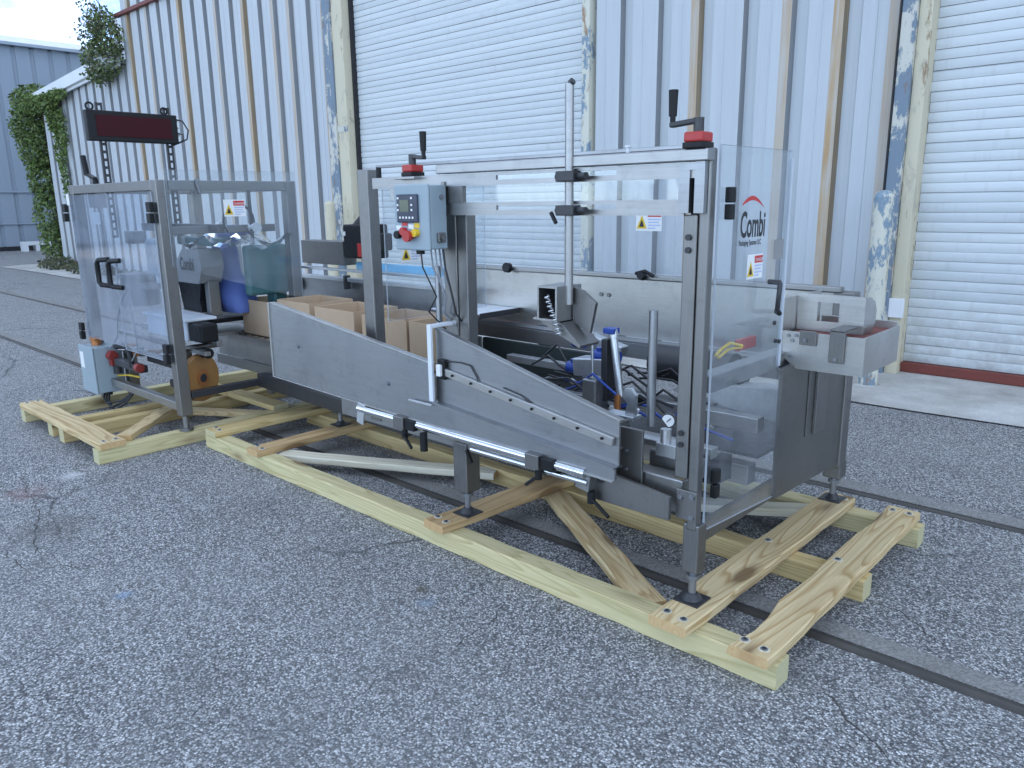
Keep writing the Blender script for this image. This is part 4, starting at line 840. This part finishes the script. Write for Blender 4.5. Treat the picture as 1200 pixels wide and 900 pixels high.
part('tray_back', lambda m: (m.prism([(3.03, 1.13), (3.08, 1.13), (3.13, 1.11), (3.155, 1.07), (3.15, 1.03), (3.12, 0.991), (3.03, 0.991)], 'x', -1.012, -1.006), ), 'sheet', 0.002, tr)
part('tray_side', lambda m: m.box(-1.274, -1.266, 2.898, 3.262, 0.965, 1.125), 'sheet', 0.002, tr)
part('tray_bracket', lambda m: m.box(-1.19, -1.125, 2.878, 2.886, 0.955, 1.01), 'dark_sheet', 0.002, tr)
part('tray_bracket', lambda m: (m.box(-1.075, -1.018, 2.876, 2.886, 0.90, 1.018), m.box(-1.075, -1.018, 2.876, 3.0, 1.019, 1.027)), 'dark_sheet', 0.002, tr)
for (x, z) in ((-1.235, 0.985), (-1.205, 0.988), (-1.22, 0.968), (-1.225, 0.905), (-1.165, 0.975), (-1.047, 0.915)): part('tray_bolt', lambda m: m.cyl((x, 2.8755 if x > -1.2 else 2.8875, z), (x, 2.868 if x > -1.2 else 2.880, z), 0.007, 8), 'bolt', 0, tr)

# operator control box
cb = bpy.data.objects.new('control_box', None); COL.objects.link(cb); cb.parent = ce; cb.location = Vector((-2.5, 2.1, 1.45)) - ce.location
part('enclosure', lambda m: m.box(-2.59, -2.385, 2.082, 2.17, 1.318, 1.572), 'box_grey', 0.006, cb)
part('door', lambda m: m.box(-2.594, -2.381, 2.066, 2.080, 1.314, 1.576), 'box_grey', 0.006, cb)
part('latch', lambda m: (m.cyl((-2.3845, 2.14, 1.525), (-2.378, 2.14, 1.525), 0.010, 10), m.cyl((-2.3845, 2.14, 1.36), (-2.378, 2.14, 1.36), 0.010, 10)), 'bolt', 0, cb)
part('touch_panel', lambda m: m.box(-2.567, -2.437, 2.056, 2.0655, 1.425, 1.537), 'navy', 0.004, cb)
part('display', lambda m: m.box(-2.545, -2.487, 2.0545, 2.0555, 1.468, 1.515), 'lcd', 0, cb)
part('panel_key', lambda m: [m.box(x - 0.005, x + 0.005, 2.0545, 2.0555, z - 0.004, z + 0.004) for x, z in ((-2.557, 1.495), (-2.557, 1.475), (-2.470, 1.495), (-2.470, 1.475), (-2.545, 1.445), (-2.525, 1.445), (-2.505, 1.445), (-2.485, 1.445), (-2.465, 1.445), (-2.555, 1.522), (-2.470, 1.522))], 'sticker_white', 0, cb)
for x, z, c in ((-2.566, 1.375, 'black'), (-2.528, 1.39, 'red'), (-2.484, 1.375, 'red'), (-2.452, 1.385, 'yellow')):
    part('push_button', lambda m: (m.cyl((x, 2.0655, z), (x, 2.046, z), 0.016, 16)), c, 0, cb)
for x, z, c in ((-2.566, 1.403, 'sticker_white'), (-2.528, 1.42, 'sticker_red'), (-2.488, 1.408, 'sticker_white'), (-2.452, 1.413, 'yellow')):
    part('button_plate', lambda m: m.box(x - 0.016, x + 0.016, 2.0635, 2.0655, z - 0.008, z + 0.010), c, 0, cb)
part('emergency_stop', lambda m: (m.cyl((-2.484, 2.046, 1.372), (-2.484, 2.030, 1.372), 0.023, 18)), 'red', 0, cb)
part('disconnect_switch', lambda m: (m.box(-2.3845, -2.372, 2.11, 2.15, 1.345, 1.385), m.cyl((-2.372, 2.13, 1.365), (-2.362, 2.13, 1.365), 0.012, 12)), 'dark_sheet', 0.004, cb)
for k, (x, y) in enumerate(((-2.50, 2.12), (-2.47, 2.15), (-2.42, 2.13), (-2.405, 2.16), (-2.44, 2.17))):
    part('cable', lambda m: m.tube([(x, y, 1.318), (x + 0.01, y, 1.24), (x + random.uniform(0.02, 0.07), y + 0.02, 1.12), (x + random.uniform(0.0, 0.05), y + 0.03, 1.05), (x + 0.03, y + 0.10, 0.97)], 0.0035 if k < 3 else 0.0045, 6), ('cable', 'cable_grey', 'cable_grey')[k % 3], 0, cb)
part('cable_gland', lambda m: m.cyl((-2.50, 2.12, 1.318), (-2.50, 2.12, 1.295), 0.018, 10), 'black', 0, cb)
part('stand_rod', lambda m: m.cyl((-2.60, 2.30, 0.80), (-2.60, 2.30, 1.23), 0.015, 12), 'plate', 0)
part('stand_rod', lambda m: m.cyl((-2.51, 2.30, 0.95), (-2.51, 2.30, 1.32), 0.015, 12), 'frame', 0)

# discharge conveyor going left
cv = bpy.data.objects.new('discharge_conveyor', None); COL.objects.link(cv); cv.parent = ce; cv.location = Vector((-4.3, 3.0, 0.5)) - ce.location
part('side_rail', lambda m: (m.box(-5.50, -3.06, 2.66, 2.675, 0.43, 0.60), m.box(-5.50, -3.06, 2.676, 2.72, 0.588, 0.60)), 'sheet', 0.002, cv)
part('side_rail', lambda m: (m.box(-5.50, -3.06, 3.20, 3.215, 0.43, 0.60)), 'plate', 0.002, cv)
part('lower_rail', lambda m: (m.box(-5.50, -3.06, 2.64, 2.655, 0.36, 0.43)), 'frame_x', 0.002, cv)
for k in range(24): part('roller', lambda m: m.cyl((-5.45 + k * 0.1, 2.735, 0.57), (-5.45 + k * 0.1, 3.195, 0.57), 0.025, 10), 'plate', 0, cv)
for k in range(20): part('rail_bolt', lambda m: m.cyl((-5.40 + k * 0.09, 2.69, 0.600), (-5.40 + k * 0.09, 2.69, 0.608), 0.006, 6), 'black_metal', 0, cv)
part('under_tray', lambda m: m.box(-5.2, -3.2, 2.68, 3.19, 0.40, 0.415), 'black_metal', 0.002, cv)
part('support_leg', lambda m: m.box(-4.86, -4.80, 2.665, 2.70, 0.22, 0.42), 'frame', 0.003, cv)
part('support_leg', lambda m: m.box(-5.05, -4.99, 3.14, 3.19, 0.13, 0.42), 'frame', 0.003, cv)
part('under_beam', lambda m: m.bar((-4.80, 2.60, 0.34), (-3.2, 2.60, 0.30), 0.06, 0.09), 'black_metal', 0.003, cv)
# back fence rail beyond the cartons
part('fence_rail', lambda m: (m.box(-5.65, -4.72, 3.28, 3.31, 0.955, 0.985), m.box(-4.70, -3.50, 3.28, 3.31, 0.955, 0.985)), 'alu', 0.003, cv)
part('fence_rail', lambda m: m.box(-5.60, -3.70, 3.40, 3.43, 1.01, 1.03), 'alu', 0.003, cv)
part('fence_panel', lambda m: m.box(-5.55, -3.56, 3.33, 3.342, 0.70, 0.955), 'plate', 0.002, cv)
part('film_strip', lambda m: m.box(-4.80, -3.66, 3.44, 3.47, 1.03, 1.085), 'blue_film', 0.004, cv, 'bright blue protective film strip')
part('junction_box', lambda m: m.box(-5.40, -4.84, 3.36, 3.48, 1.06, 1.235), 'dark_sheet', 0.006, cv)
part('motor', lambda m: (m.box(-4.80, -4.50, 3.34, 3.52, 1.12, 1.36), m.cyl((-4.66, 3.43, 1.36), (-4.66, 3.43, 1.42), 0.085, 16, 0.03), m.box(-4.50, -4.40, 3.38, 3.48, 1.18, 1.30)), 'black', 0.012, cv)
part('motor_label', lambda m: (m.box(-4.62, -4.55, 3.330, 3.3385, 1.135, 1.23), m.box(-4.53, -4.51, 3.330, 3.3385, 1.15, 1.18)), 'red', 0.002, cv)
part('motor_plate', lambda m: m.box(-4.785, -4.765, 3.332, 3.3385, 1.28, 1.31), 'sticker_white', 0, cv)
part('rail_knob', lambda m: (m.box(-5.62, -5.50, 3.26, 3.34, 0.99, 1.06), m.box(-5.50, -5.38, 3.30, 3.36, 0.87, 0.94), m.cyl((-5.45, 3.25, 0.90), (-5.45, 3.33, 0.90), 0.05, 12)), 'black', 0.006, cv)
part('rail_bracket', lambda m: m.box(-4.73, -4.71, 3.27, 3.32, 0.90, 1.0), 'black_metal', 0.002, cv)

# ------------------------------------------------------------------ open cartons
def carton(x0, w, z0, h, d, y0, label, rot=0.0, flap=False):
    t = thing('cardboard_box', label, 'box', (x0 + w / 2, y0 + d / 2, z0), 'open cardboard boxes on the discharge conveyor'); t.rotation_euler = (0, 0, 0)
    th = 0.006; x1 = x0 + w; y1 = y0 + d; z1 = z0 + h
    m = MB(); m.box(x0, x1, y0, y0 + th, z0, z1); m.box(x0, x1, y1 - th, y1, z0, z1); m.box(x0, x0 + th, y0 + th, y1 - th, z0, z1); m.box(x1 - th, x1, y0 + th, y1 - th, z0, z1); m.box(x0 + th, x1 - th, y0 + th, y1 - th, z0, z0 + th)
    m.build('carton_body', 'card', t)
    if flap:
        m = MB(); m.add([(x0 + .004, y1 + 0.002, z1), (x1 - .004, y1 + 0.002, z1), (x1 - 0.012, y1 + 0.07, z1 + 0.085), (x0 + 0.012, y1 + 0.07, z1 + 0.085), (x0 + .004, y1 - 0.003, z1 + .001), (x1 - .004, y1 - 0.003, z1 + .001), (x1 - 0.012, y1 + 0.066, z1 + 0.088), (x0 + 0.012, y1 + 0.066, z1 + 0.088)], [(0, 1, 2, 3), (4, 5, 6, 7), (0, 1, 5, 4), (2, 3, 7, 6), (0, 3, 7, 4), (1, 2, 6, 5)]); m.build('rear_flap', 'card', t)
    m = MB(); m.add([(x0 - 0.001, y0 + .02, z1), (x0 - 0.001, y1 - .02, z1), (x0 - 0.02, y1 - 0.03, z1 - 0.12), (x0 - 0.02, y0 + 0.03, z1 - 0.12), (x0 - 0.006, y0 + .02, z1 + .001), (x0 - 0.006, y1 - .02, z1 + .001), (x0 - 0.025, y1 - 0.03, z1 - 0.12), (x0 - 0.025, y0 + 0.03, z1 - 0.12)], [(0, 1, 2, 3), (4, 5, 6, 7), (0, 1, 5, 4), (2, 3, 7, 6), (0, 3, 7, 4), (1, 2, 6, 5)]); m.build('side_flap', 'card', t)
carton(-5.225, 0.42, 0.605, 0.245, 0.34, 2.73, 'leftmost open cardboard box, standing clear of the sloping steel plate', flap=False)
carton(-4.735, 0.39, 0.605, 0.275, 0.34, 2.73, 'second open cardboard box from the left, behind the raised corner of the plate')
carton(-4.285, 0.42, 0.605, 0.262, 0.34, 2.73, 'third open cardboard box from the left, just left of the grey post')
carton(-3.785, 0.415, 0.605, 0.255, 0.34, 2.73, 'fourth open cardboard box from the left, partly behind the grey post')
carton(-3.345, 0.20, 0.605, 0.255, 0.34, 2.73, 'rightmost open cardboard box, seen beside the white guide flag', flap=False)

# ------------------------------------------------------------------ case sealing machine
cs = thing('case_sealer', 'clear enclosed case sealing machine with a dark red message display on perforated struts', 'machine', (-5.5, 2.5, 0))
def sp(name, fn, mats, bevel=0.003, parent=None, label=None): return part(name, fn, mats, bevel, parent or cs, label)
X0, X1, Y0, Y1, ZT = -6.28, -4.80, 2.03, 2.98, 1.66
for (x, y, zb) in ((X1 - 0.075, Y0, 0.19), (X0, Y0, 0.20), (X0, Y1 - 0.075, 0.55), (X1 - 0.075, Y1 - 0.075, 0.62)):
    sp('post', lambda m: m.box(x, x + 0.075, y, y + 0.075, zb, ZT), 'frame', 0.005)
sp('levelling_foot', lambda m: (m.cyl((X1 - 0.037, Y0 + 0.037, 0.10), (X1 - 0.037, Y0 + 0.037, 0.19), 0.02, 12), m.cyl((X1 - 0.037, Y0 + 0.037, 0.090), (X1 - 0.037, Y0 + 0.037, 0.105), 0.045, 14)), 'frame', 0)
sp('levelling_foot', lambda m: m.cyl((X0 + 0.037, Y0 + 0.037, 0.090), (X0 + 0.037, Y0 + 0.037, 0.20), 0.025, 12), 'frame', 0)
for (xa, xb, ya, yb) in ((X0 + 0.077, X1 - 0.077, Y0, Y0 + 0.055), (X0 + 0.077, X1 - 0.077, Y1 - 0.055, Y1), (X0, X0 + 0.055, Y0 + 0.077, Y1 - 0.077), (X1 - 0.055, X1, Y0 + 0.077, Y1 - 0.077)):
    sp('top_rail', lambda m: m.box(xa, xb, ya, yb, ZT - 0.062, ZT - 0.002), 'frame', 0.004)
sp('mid_rail', lambda m: m.box(X0 + 0.2, X1 - 0.08, 2.43, 2.48, 1.33, 1.385), 'black_metal', 0.004)
sp('mid_rail', lambda m: m.box(X1 - 0.25, X1 - 0.205, Y0 + 0.08, Y1 - 0.06, 1.325, 1.375), 'frame', 0.004)
sp('rail_clamp', lambda m: (m.box(-5.60, -5.55, 2.39, 2.425, 1.28, 1.46)), 'black_metal', 0.004)
sp('lower_rail', lambda m: m.box(X0 + 0.3, X1 - 0.077, Y0 + 0.01, Y0 + 0.06, 0.215, 0.27), 'frame_x', 0.004)
sp('lower_rail', lambda m: m.box(X1 - 0.035, X1 + 0.012, Y0 + 0.077, Y1 + 0.5, 0.30, 0.345), 'black_metal', 0.004)
sp('lower_post', lambda m: m.box(-6.02, -5.94, 2.16, 2.23, 0.13, 0.52), 'frame', 0.004)
# doors
clear_panel('clear_door', 'y', [(X0 + 0.02, 0.56), (-5.563, 0.56), (-5.563, 1.59), (X0 + 0.02, 1.59)], Y0 - 0.012, Y0 - 0.005, cs, 'clear_blue', 'left leaf of the hinged door')
clear_panel('clear_door', 'y', [(-5.557, 0.54), (X1 - 0.06, 0.54), (X1 - 0.06, 1.59), (-5.557, 1.59)], Y0 - 0.012, Y0 - 0.005, cs, 'clear_blue', 'right leaf of the hinged door')
clear_panel('clear_side', 'x', [(Y0 + 0.05, 1.14), (Y1 - 0.01, 0.86), (Y1 - 0.01, 1.72), (Y0 + 0.05, 1.72)], X1 + 0.003, X1 + 0.010, cs, 'clear')
def door_handle(x):
    sp('door_handle', lambda m: m.tube([(x + 0.10, Y0 - 0.013, 1.155), (x + 0.02, Y0 - 0.05, 1.150), (x, Y0 - 0.055, 1.13), (x, Y0 - 0.055, 1.00), (x + 0.02, Y0 - 0.05, 0.98), (x + 0.10, Y0 - 0.013, 0.975)], 0.017, 8), 'black', 0)
door_handle(-5.76); door_handle(-5.56)
def dhinge(x, z): sp('hinge', lambda m: (m.box(x, x + 0.06, Y0 - 0.04, Y0 - 0.013, z, z + 0.06), m.box(x + 0.006, x + 0.055, Y0 - 0.045, Y0 - 0.013, z - 0.066, z - 0.006)), 'black', 0.004)
dhinge(-6.36, 1.47); dhinge(-6.36, 0.60); dhinge(-4.885, 1.47); dhinge(-4.885, 0.60)
sp('corner_plate', lambda m: m.box(-6.30, -6.25, Y0 - 0.02, Y0 - 0.014, 1.52, 1.60), 'sticker_white', 0.001)
sp('crank_handle', lambda m: (m.cyl((-6.0, 2.12, 1.66), (-6.0, 2.12, 1.70), 0.02, 10), m.bar((-6.0, 2.12, 1.70), (-6.09, 2.10, 1.735), 0.03, 0.02), m.cyl((-6.09, 2.10, 1.73), (-6.12, 2.10, 1.86), 0.02, 10)), 'black', 0)
sp('crank_screw', lambda m: m.cyl((-6.0, 2.12, 0.95), (-6.0, 2.12, 1.60), 0.012, 8), 'frame', 0)
sp('crank_block', lambda m: (m.box(-6.07, -5.93, 2.08, 2.16, 1.50, 1.60), m.box(-6.08, -5.94, 2.30, 2.40, 1.24, 1.33)), 'frame', 0.004)
sp('white_tag', lambda m: m.box(-6.06, -5.93, 2.09, 2.095, 1.385, 1.47), 'sticker_white', 0)
# perforated struts that carry the message display
def strut(x, y, z0, z1):
    e = bpy.data.objects.new('perforated_strut', None); COL.objects.link(e); e.parent = cs; e.location = Vector((x, y, z0)) - cs.location
    w = 0.021; n = int((z1 - z0) / 0.05)
    def f(m):
        m.box(x, x + 0.003, y - w, y - 0.008, z0, z1); m.box(x, x + 0.003, y + 0.008, y + w, z0, z1); m.box(x - 0.02, x - 0.0005, y - w, y - w + 0.004, z0, z1); m.box(x - 0.02, x - 0.0005, y + w - 0.004, y + w, z0, z1)
        for k in range(n + 1): m.box(x, x + 0.003, y - 0.008, y + 0.008, z0 + k * 0.05, min(z1, z0 + k * 0.05 + 0.018))
    part('channel', f, 'black_metal', 0, e)
strut(-5.60, 2.06, 1.30, 2.17); strut(-5.60, 2.50, 1.30, 2.17)
dp = bpy.data.objects.new('message_display', None); COL.objects.link(dp); dp.parent = cs; dp.location = Vector((-5.57, 2.25, 2.03)) - cs.location
part('housing', lambda m: m.box(-5.60 + 0.004, -5.545, 1.955, 2.545, 1.925, 2.117), 'black', 0.006, dp)
part('led_window', lambda m: m.box(-5.5445, -5.541, 2.01, 2.50, 1.955, 2.088), 'led', 0, dp)
for y in (1.99, 2.47): part('hanger_eye', lambda m: m.tube([(-5.57, y + 0.022 * math.cos(a * math.pi / 6), 2.14 + 0.022 * math.sin(a * math.pi / 6)) for a in range(13)], 0.007, 6), 'black', 0, dp)
part('display_cable', lambda m: (m.tube([(-5.56, 2.545, 2.09), (-5.54, 2.58, 2.08), (-5.53, 2.61, 2.02), (-5.54, 2.60, 1.96), (-5.56, 2.55, 1.935), (-5.57, 2.50, 1.915)], 0.006, 6), m.tube([(-5.56, 2.545, 2.0), (-5.54, 2.575, 1.99), (-5.54, 2.57, 1.95), (-5.57, 2.52, 1.92)], 0.005, 6)), 'cable', 0, dp)
part('cable_connector', lambda m: [m.cyl((-5.57, 2.545, z), (-5.57, 2.562, z), 0.010, 8) for z in (2.09, 2.04, 1.99)], 'sticker_white', 0, dp)
# taping head, belt drives and covers inside
def head(m):
    m.prism([(-5.60, 1.03), (-5.37, 1.215), (-5.12, 1.215), (-5.10, 1.10), (-5.16, 0.985), (-5.58, 0.985)], 'y', 2.40, 2.56)
th = sp('tape_head_cover', head, 'grey_cast', 0.012)
text_part('head_lettering', 'Combi', 'ink', th, (-5.415, 2.395, 1.075), (1, 0, 0), (0, 0, 1), 0.12, 0.64, bold=0.02)
sp('tape_head_base', lambda m: (m.prism([(-5.55, 0.98), (-5.20, 0.98), (-5.24, 0.86), (-5.22, 0.78), (-5.50, 0.78)], 'y', 2.43, 2.54),), 'black', 0.01)
sp('head_column', lambda m: (m.box(-5.19, -5.13, 2.45, 2.53, 0.76, 1.0)), 'frame', 0.004)
sp('white_rod', lambda m: m.cyl((-5.70, 2.36, 0.92), (-5.72, 2.36, 1.20), 0.018, 10), 'white', 0)
def bag(m):
    pts = [(-5.40, 1.26, 0.10), (-5.39, 1.15, 0.11), (-5.36, 1.03, 0.12), (-5.30, 0.92, 0.15), (-5.27, 0.82, 0.16), (-5.26, 0.76, 0.13)]
    n = 14; vs = []
    for (x, z, r) in pts:
        for k in range(n):
            a = 2 * math.pi * k / n; rr = r * (1 + 0.12 * math.sin(3 * a + z * 20) + random.uniform(-0.04, 0.04)); vs.append((x + rr * math.cos(a), 2.72 + rr * 0.8 * math.sin(a), z))
    fs = [(j * n + k, j * n + (k + 1) % n, (j + 1) * n + (k + 1) % n, (j + 1) * n + k) for j in range(len(pts) - 1) for k in range(n)]; m.add(vs, fs, 0, True); m.add(vs[:n], [tuple(range(n))]); m.add(vs[-n:], [tuple(reversed(range(n)))])
sp('blue_cover', bag, 'blue_cloth', 0)
sp('blue_cover', lambda m: m.box(-5.35, -5.12, 2.64, 2.80, 1.285, 1.37), 'blue_cloth', 0.02)
sp('green_cover', lambda m: (m.box(-4.96, -4.885, 2.62, 2.93, 0.90, 1.24)), 'green_metal', 0.02)
sp('side_drive', lambda m: (m.box(-5.10, -4.98, 2.86, 2.96, 0.82, 1.20)), 'green_metal', 0.015)
def wrapf(m):
    n = 10; q = 8; vs = []
    for i in range(n + 1):
        for j in range(q + 1): vs.append((-5.62 + 0.85 * i / n, 2.42 + 0.5 * j / q, 1.27 + 0.045 * math.sin(i * 1.3 + j) + random.uniform(-0.02, 0.02)))
    m.add(vs, [(i * (q + 1) + j, (i + 1) * (q + 1) + j, (i + 1) * (q + 1) + j + 1, i * (q + 1) + j + 1) for i in range(n) for j in range(q)], 0, True)
sp('plastic_wrap', wrapf, 'wrap', 0)
sp('wrapped_beam', lambda m: (m.box(-5.66, -4.98, 2.50, 2.60, 1.235, 1.29)), 'green_metal', 0.01)
sp('hose_loop', lambda m: (m.tube([(-4.95 , 2.62 + 0.11 * math.cos(R(a)), 1.40 + 0.11 * math.sin(R(a))) for a in range(-40, 221, 20)], 0.008, 6), m.cyl((-4.97, 2.72, 1.10), (-4.97, 2.72, 1.60), 0.012, 8)), 'cable', 0)
sp('hose_fitting', lambda m: (m.cyl((-5.0, 2.74, 1.355), (-4.93, 2.74, 1.355), 0.035, 10), m.cyl((-5.0, 2.50, 1.37), (-4.95, 2.50, 1.37), 0.03, 10)), 'white', 0)
sp('tape_drum', lambda m: (m.cyl((-5.90, 2.30, 0.80), (-5.90, 2.30, 1.0), 0.13, 18), m.cyl((-5.90, 2.30, 1.0), (-5.90, 2.30, 1.03), 0.15, 18), m.box(-5.78, -5.62, 2.25, 2.35, 0.93, 0.97)), 'grey_cast', 0)  # solid drum standing in for a reflection in the clear door
sp('motor_hood', lambda m: (m.box(-5.86, -5.62, 2.34, 2.42, 1.0, 1.28)), 'box_grey', 0.03)  # bluish slab modelled in place of a door reflection
warn_sticker((X1 + 0.0115, 2.44, 1.435), (0, 1, 0), cs, 1.4)
sp('side_catch', lambda m: (m.cyl((X1 + 0.011, 2.28, 1.66), (X1 + 0.02, 2.28, 1.66), 0.012, 10), m.bar((X1 + 0.012, 2.27, 1.66), (X1 + 0.012, 2.29, 1.58), 0.008, 0.01)), 'bolt', 0)
# bed, drive guard and lower hardware
sp('bed_frame', lambda m: (m.box(-6.05, -4.84, 2.33, 2.37, 0.60, 0.645), m.box(-6.05, -5.24, 2.90, 2.94, 0.60, 0.68), m.box(-5.6, -5.24, 2.38, 2.89, 0.60, 0.62)), 'frame_x', 0.003)
sp('bed_belt', lambda m: m.box(-5.6, -5.24, 2.42, 2.86, 0.69, 0.72), 'black', 0.006)
sp('drive_guard', lambda m: m.box(-5.60, -4.985, 2.20, 2.32, 0.635, 0.765), 'white_metal', 0.008)
sp('guard_lid', lambda m: m.box(-5.62, -4.95, 2.18, 2.40, 0.766, 0.785), 'white_metal', 0.004)
sp('drive_end', lambda m: (m.box(-4.983, -4.80, 2.21, 2.33, 0.64, 0.76)), 'black', 0.012)
sp('flat_bar', lambda m: (m.box(-6.1, -4.70, 2.18, 2.215, 0.575, 0.60), m.box(-5.9, -4.95, 2.10, 2.13, 0.50, 0.525)), 'frame_x', 0.002)
sp('drive_knob', lambda m: (m.cyl((-4.86, 2.24, 0.575), (-4.78, 2.24, 0.575), 0.035, 14), m.box(-5.5, -5.0, 2.13, 2.17, 0.45, 0.50)), 'black', 0.0)
tp = sp('tape_roll', lambda m: m.cyl((-4.903, 2.207, 0.405), (-4.867, 2.223, 0.405), 0.155, 40), 'tape', 0)
sp('tape_core', lambda m: (m.cyl((-4.8669, 2.2231, 0.405), (-4.859, 2.2266, 0.405), 0.028, 16),), 'black_metal', 0, tp)
sp('tape_hub', lambda m: (m.cyl((-4.8669, 2.2231, 0.405), (-4.863, 2.2248, 0.405), 0.055, 24),), 'copper', 0, tp)
sp('tape_bracket', lambda m: (m.box(-4.97, -4.935, 2.16, 2.20, 0.40, 0.60), m.cyl((-4.93, 2.14, 0.60), (-4.93, 2.38, 0.60), 0.02, 8)), 'frame', 0.002)
# pneumatic lockout and grey electrical box at the left corner
eb = bpy.data.objects.new('electrical_box', None); COL.objects.link(eb); eb.parent = cs; eb.location = Vector((-6.15, 1.95, 0.3)) - cs.location
part('enclosure', lambda m: m.box(-6.27, -6.00, 1.955, 2.15, 0.165, 0.505), 'box_grey', 0.006, eb)
part('door', lambda m: m.box(-6.274, -5.996, 1.940, 1.953, 0.160, 0.510), 'box_grey', 0.005, eb)
part('rating_label', lambda m: m.box(-6.25, -6.18, 1.9385, 1.9395, 0.34, 0.46), 'sticker_white', 0, eb)
part('isolator', lambda m: (m.cyl((-6.15, 2.03, 0.506), (-6.15, 2.03, 0.54), 0.035, 12), m.box(-6.2, -6.1, 2.0, 2.06, 0.54, 0.56)), 'copper', 0.003, eb)
part('cable', lambda m: [m.tube([(-6.15 + 0.04 * k, 2.05, 0.165), (-6.12 + 0.05 * k, 2.02, 0.10), (-6.0 + 0.06 * k, 2.0, 0.085 - 0.02 * k), (-5.85 + 0.04 * k, 2.05, 0.12), (-5.80, 2.15, 0.20)], 0.008, 6) for k in range(3)], 'cable', 0, eb)
part('cable_gland', lambda m: [m.cyl((-6.2 + 0.07 * k, 2.05, 0.165), (-6.2 + 0.07 * k, 2.05, 0.135), 0.018, 10) for k in range(3)], 'black', 0, eb)
sp('lockout_valve', lambda m: (m.cyl((-5.99, 2.06, 0.44), (-5.92, 2.06, 0.44), 0.034, 14), m.box(-5.98, -5.93, 2.04, 2.08, 0.37, 0.48)), 'dark_red', 0.004)
sp('valve_guard', lambda m: m.tube([(-5.86, 2.06, 0.52), (-5.70, 2.06, 0.54), (-5.62, 2.06, 0.53), (-5.60, 2.06, 0.48), (-5.60, 2.06, 0.40)], 0.018, 8), 'black', 0)
sp('valve_body', lambda m: (m.box(-5.90, -5.45, 2.05, 2.11, 0.38, 0.43), m.cyl((-5.99, 2.1, 0.38), (-5.99, 2.1, 0.30), 0.03, 10)), 'black_metal', 0.004)
sp('valve_knob', lambda m: m.cyl((-5.48, 2.05, 0.42), (-5.43, 2.05, 0.42), 0.030, 14), 'dark_red', 0)
sp('regulator', lambda m: (m.cyl((-5.30, 2.30, 0.18), (-5.30, 2.30, 0.33), 0.035, 12), m.box(-5.42, -5.20, 2.26, 2.36, 0.24, 0.31), m.cyl((-5.38, 2.25, 0.29), (-5.38, 2.23, 0.29), 0.03, 12)), 'black_metal', 0.004)
sp('regulator_bowl', lambda m: m.cyl((-5.27, 2.28, 0.26), (-5.27, 2.28, 0.34), 0.02, 10), 'white', 0)
sp('air_line', lambda m: m.tube([(-6.0, 2.10, 0.28), (-5.9, 2.14, 0.29), (-5.85, 2.2, 0.27)], 0.008, 6), 'cable_yellow', 0)
sp('air_line', lambda m: (m.tube([(-5.55, 2.08, 0.96), (-5.60, 2.06, 0.9), (-5.72, 2.05, 0.75), (-5.80, 2.06, 0.6), (-5.95, 2.06, 0.5)], 0.006, 6), m.tube([(-5.50, 2.08, 0.94), (-5.50, 2.06, 0.85), (-5.44, 2.05, 0.7), (-5.46, 2.06, 0.55), (-5.6, 2.06, 0.44)], 0.006, 6)), 'cable_grey', 0)
for k in range(10):
    x0 = random.uniform(-5.95, -5.5); y0 = random.uniform(2.1, 2.2); s = random.uniform(0.03, 0.06)
    sp('small_fitting', lambda m: m.obox((x0, y0, 0.50 + random.uniform(-0.02, 0.02)), (s * 2, s, s * 0.5), Matrix.Rotation(random.uniform(-1, 1), 3, 'Z')), random.choice(['alu', 'white', 'copper', 'black_metal']), 0.003)
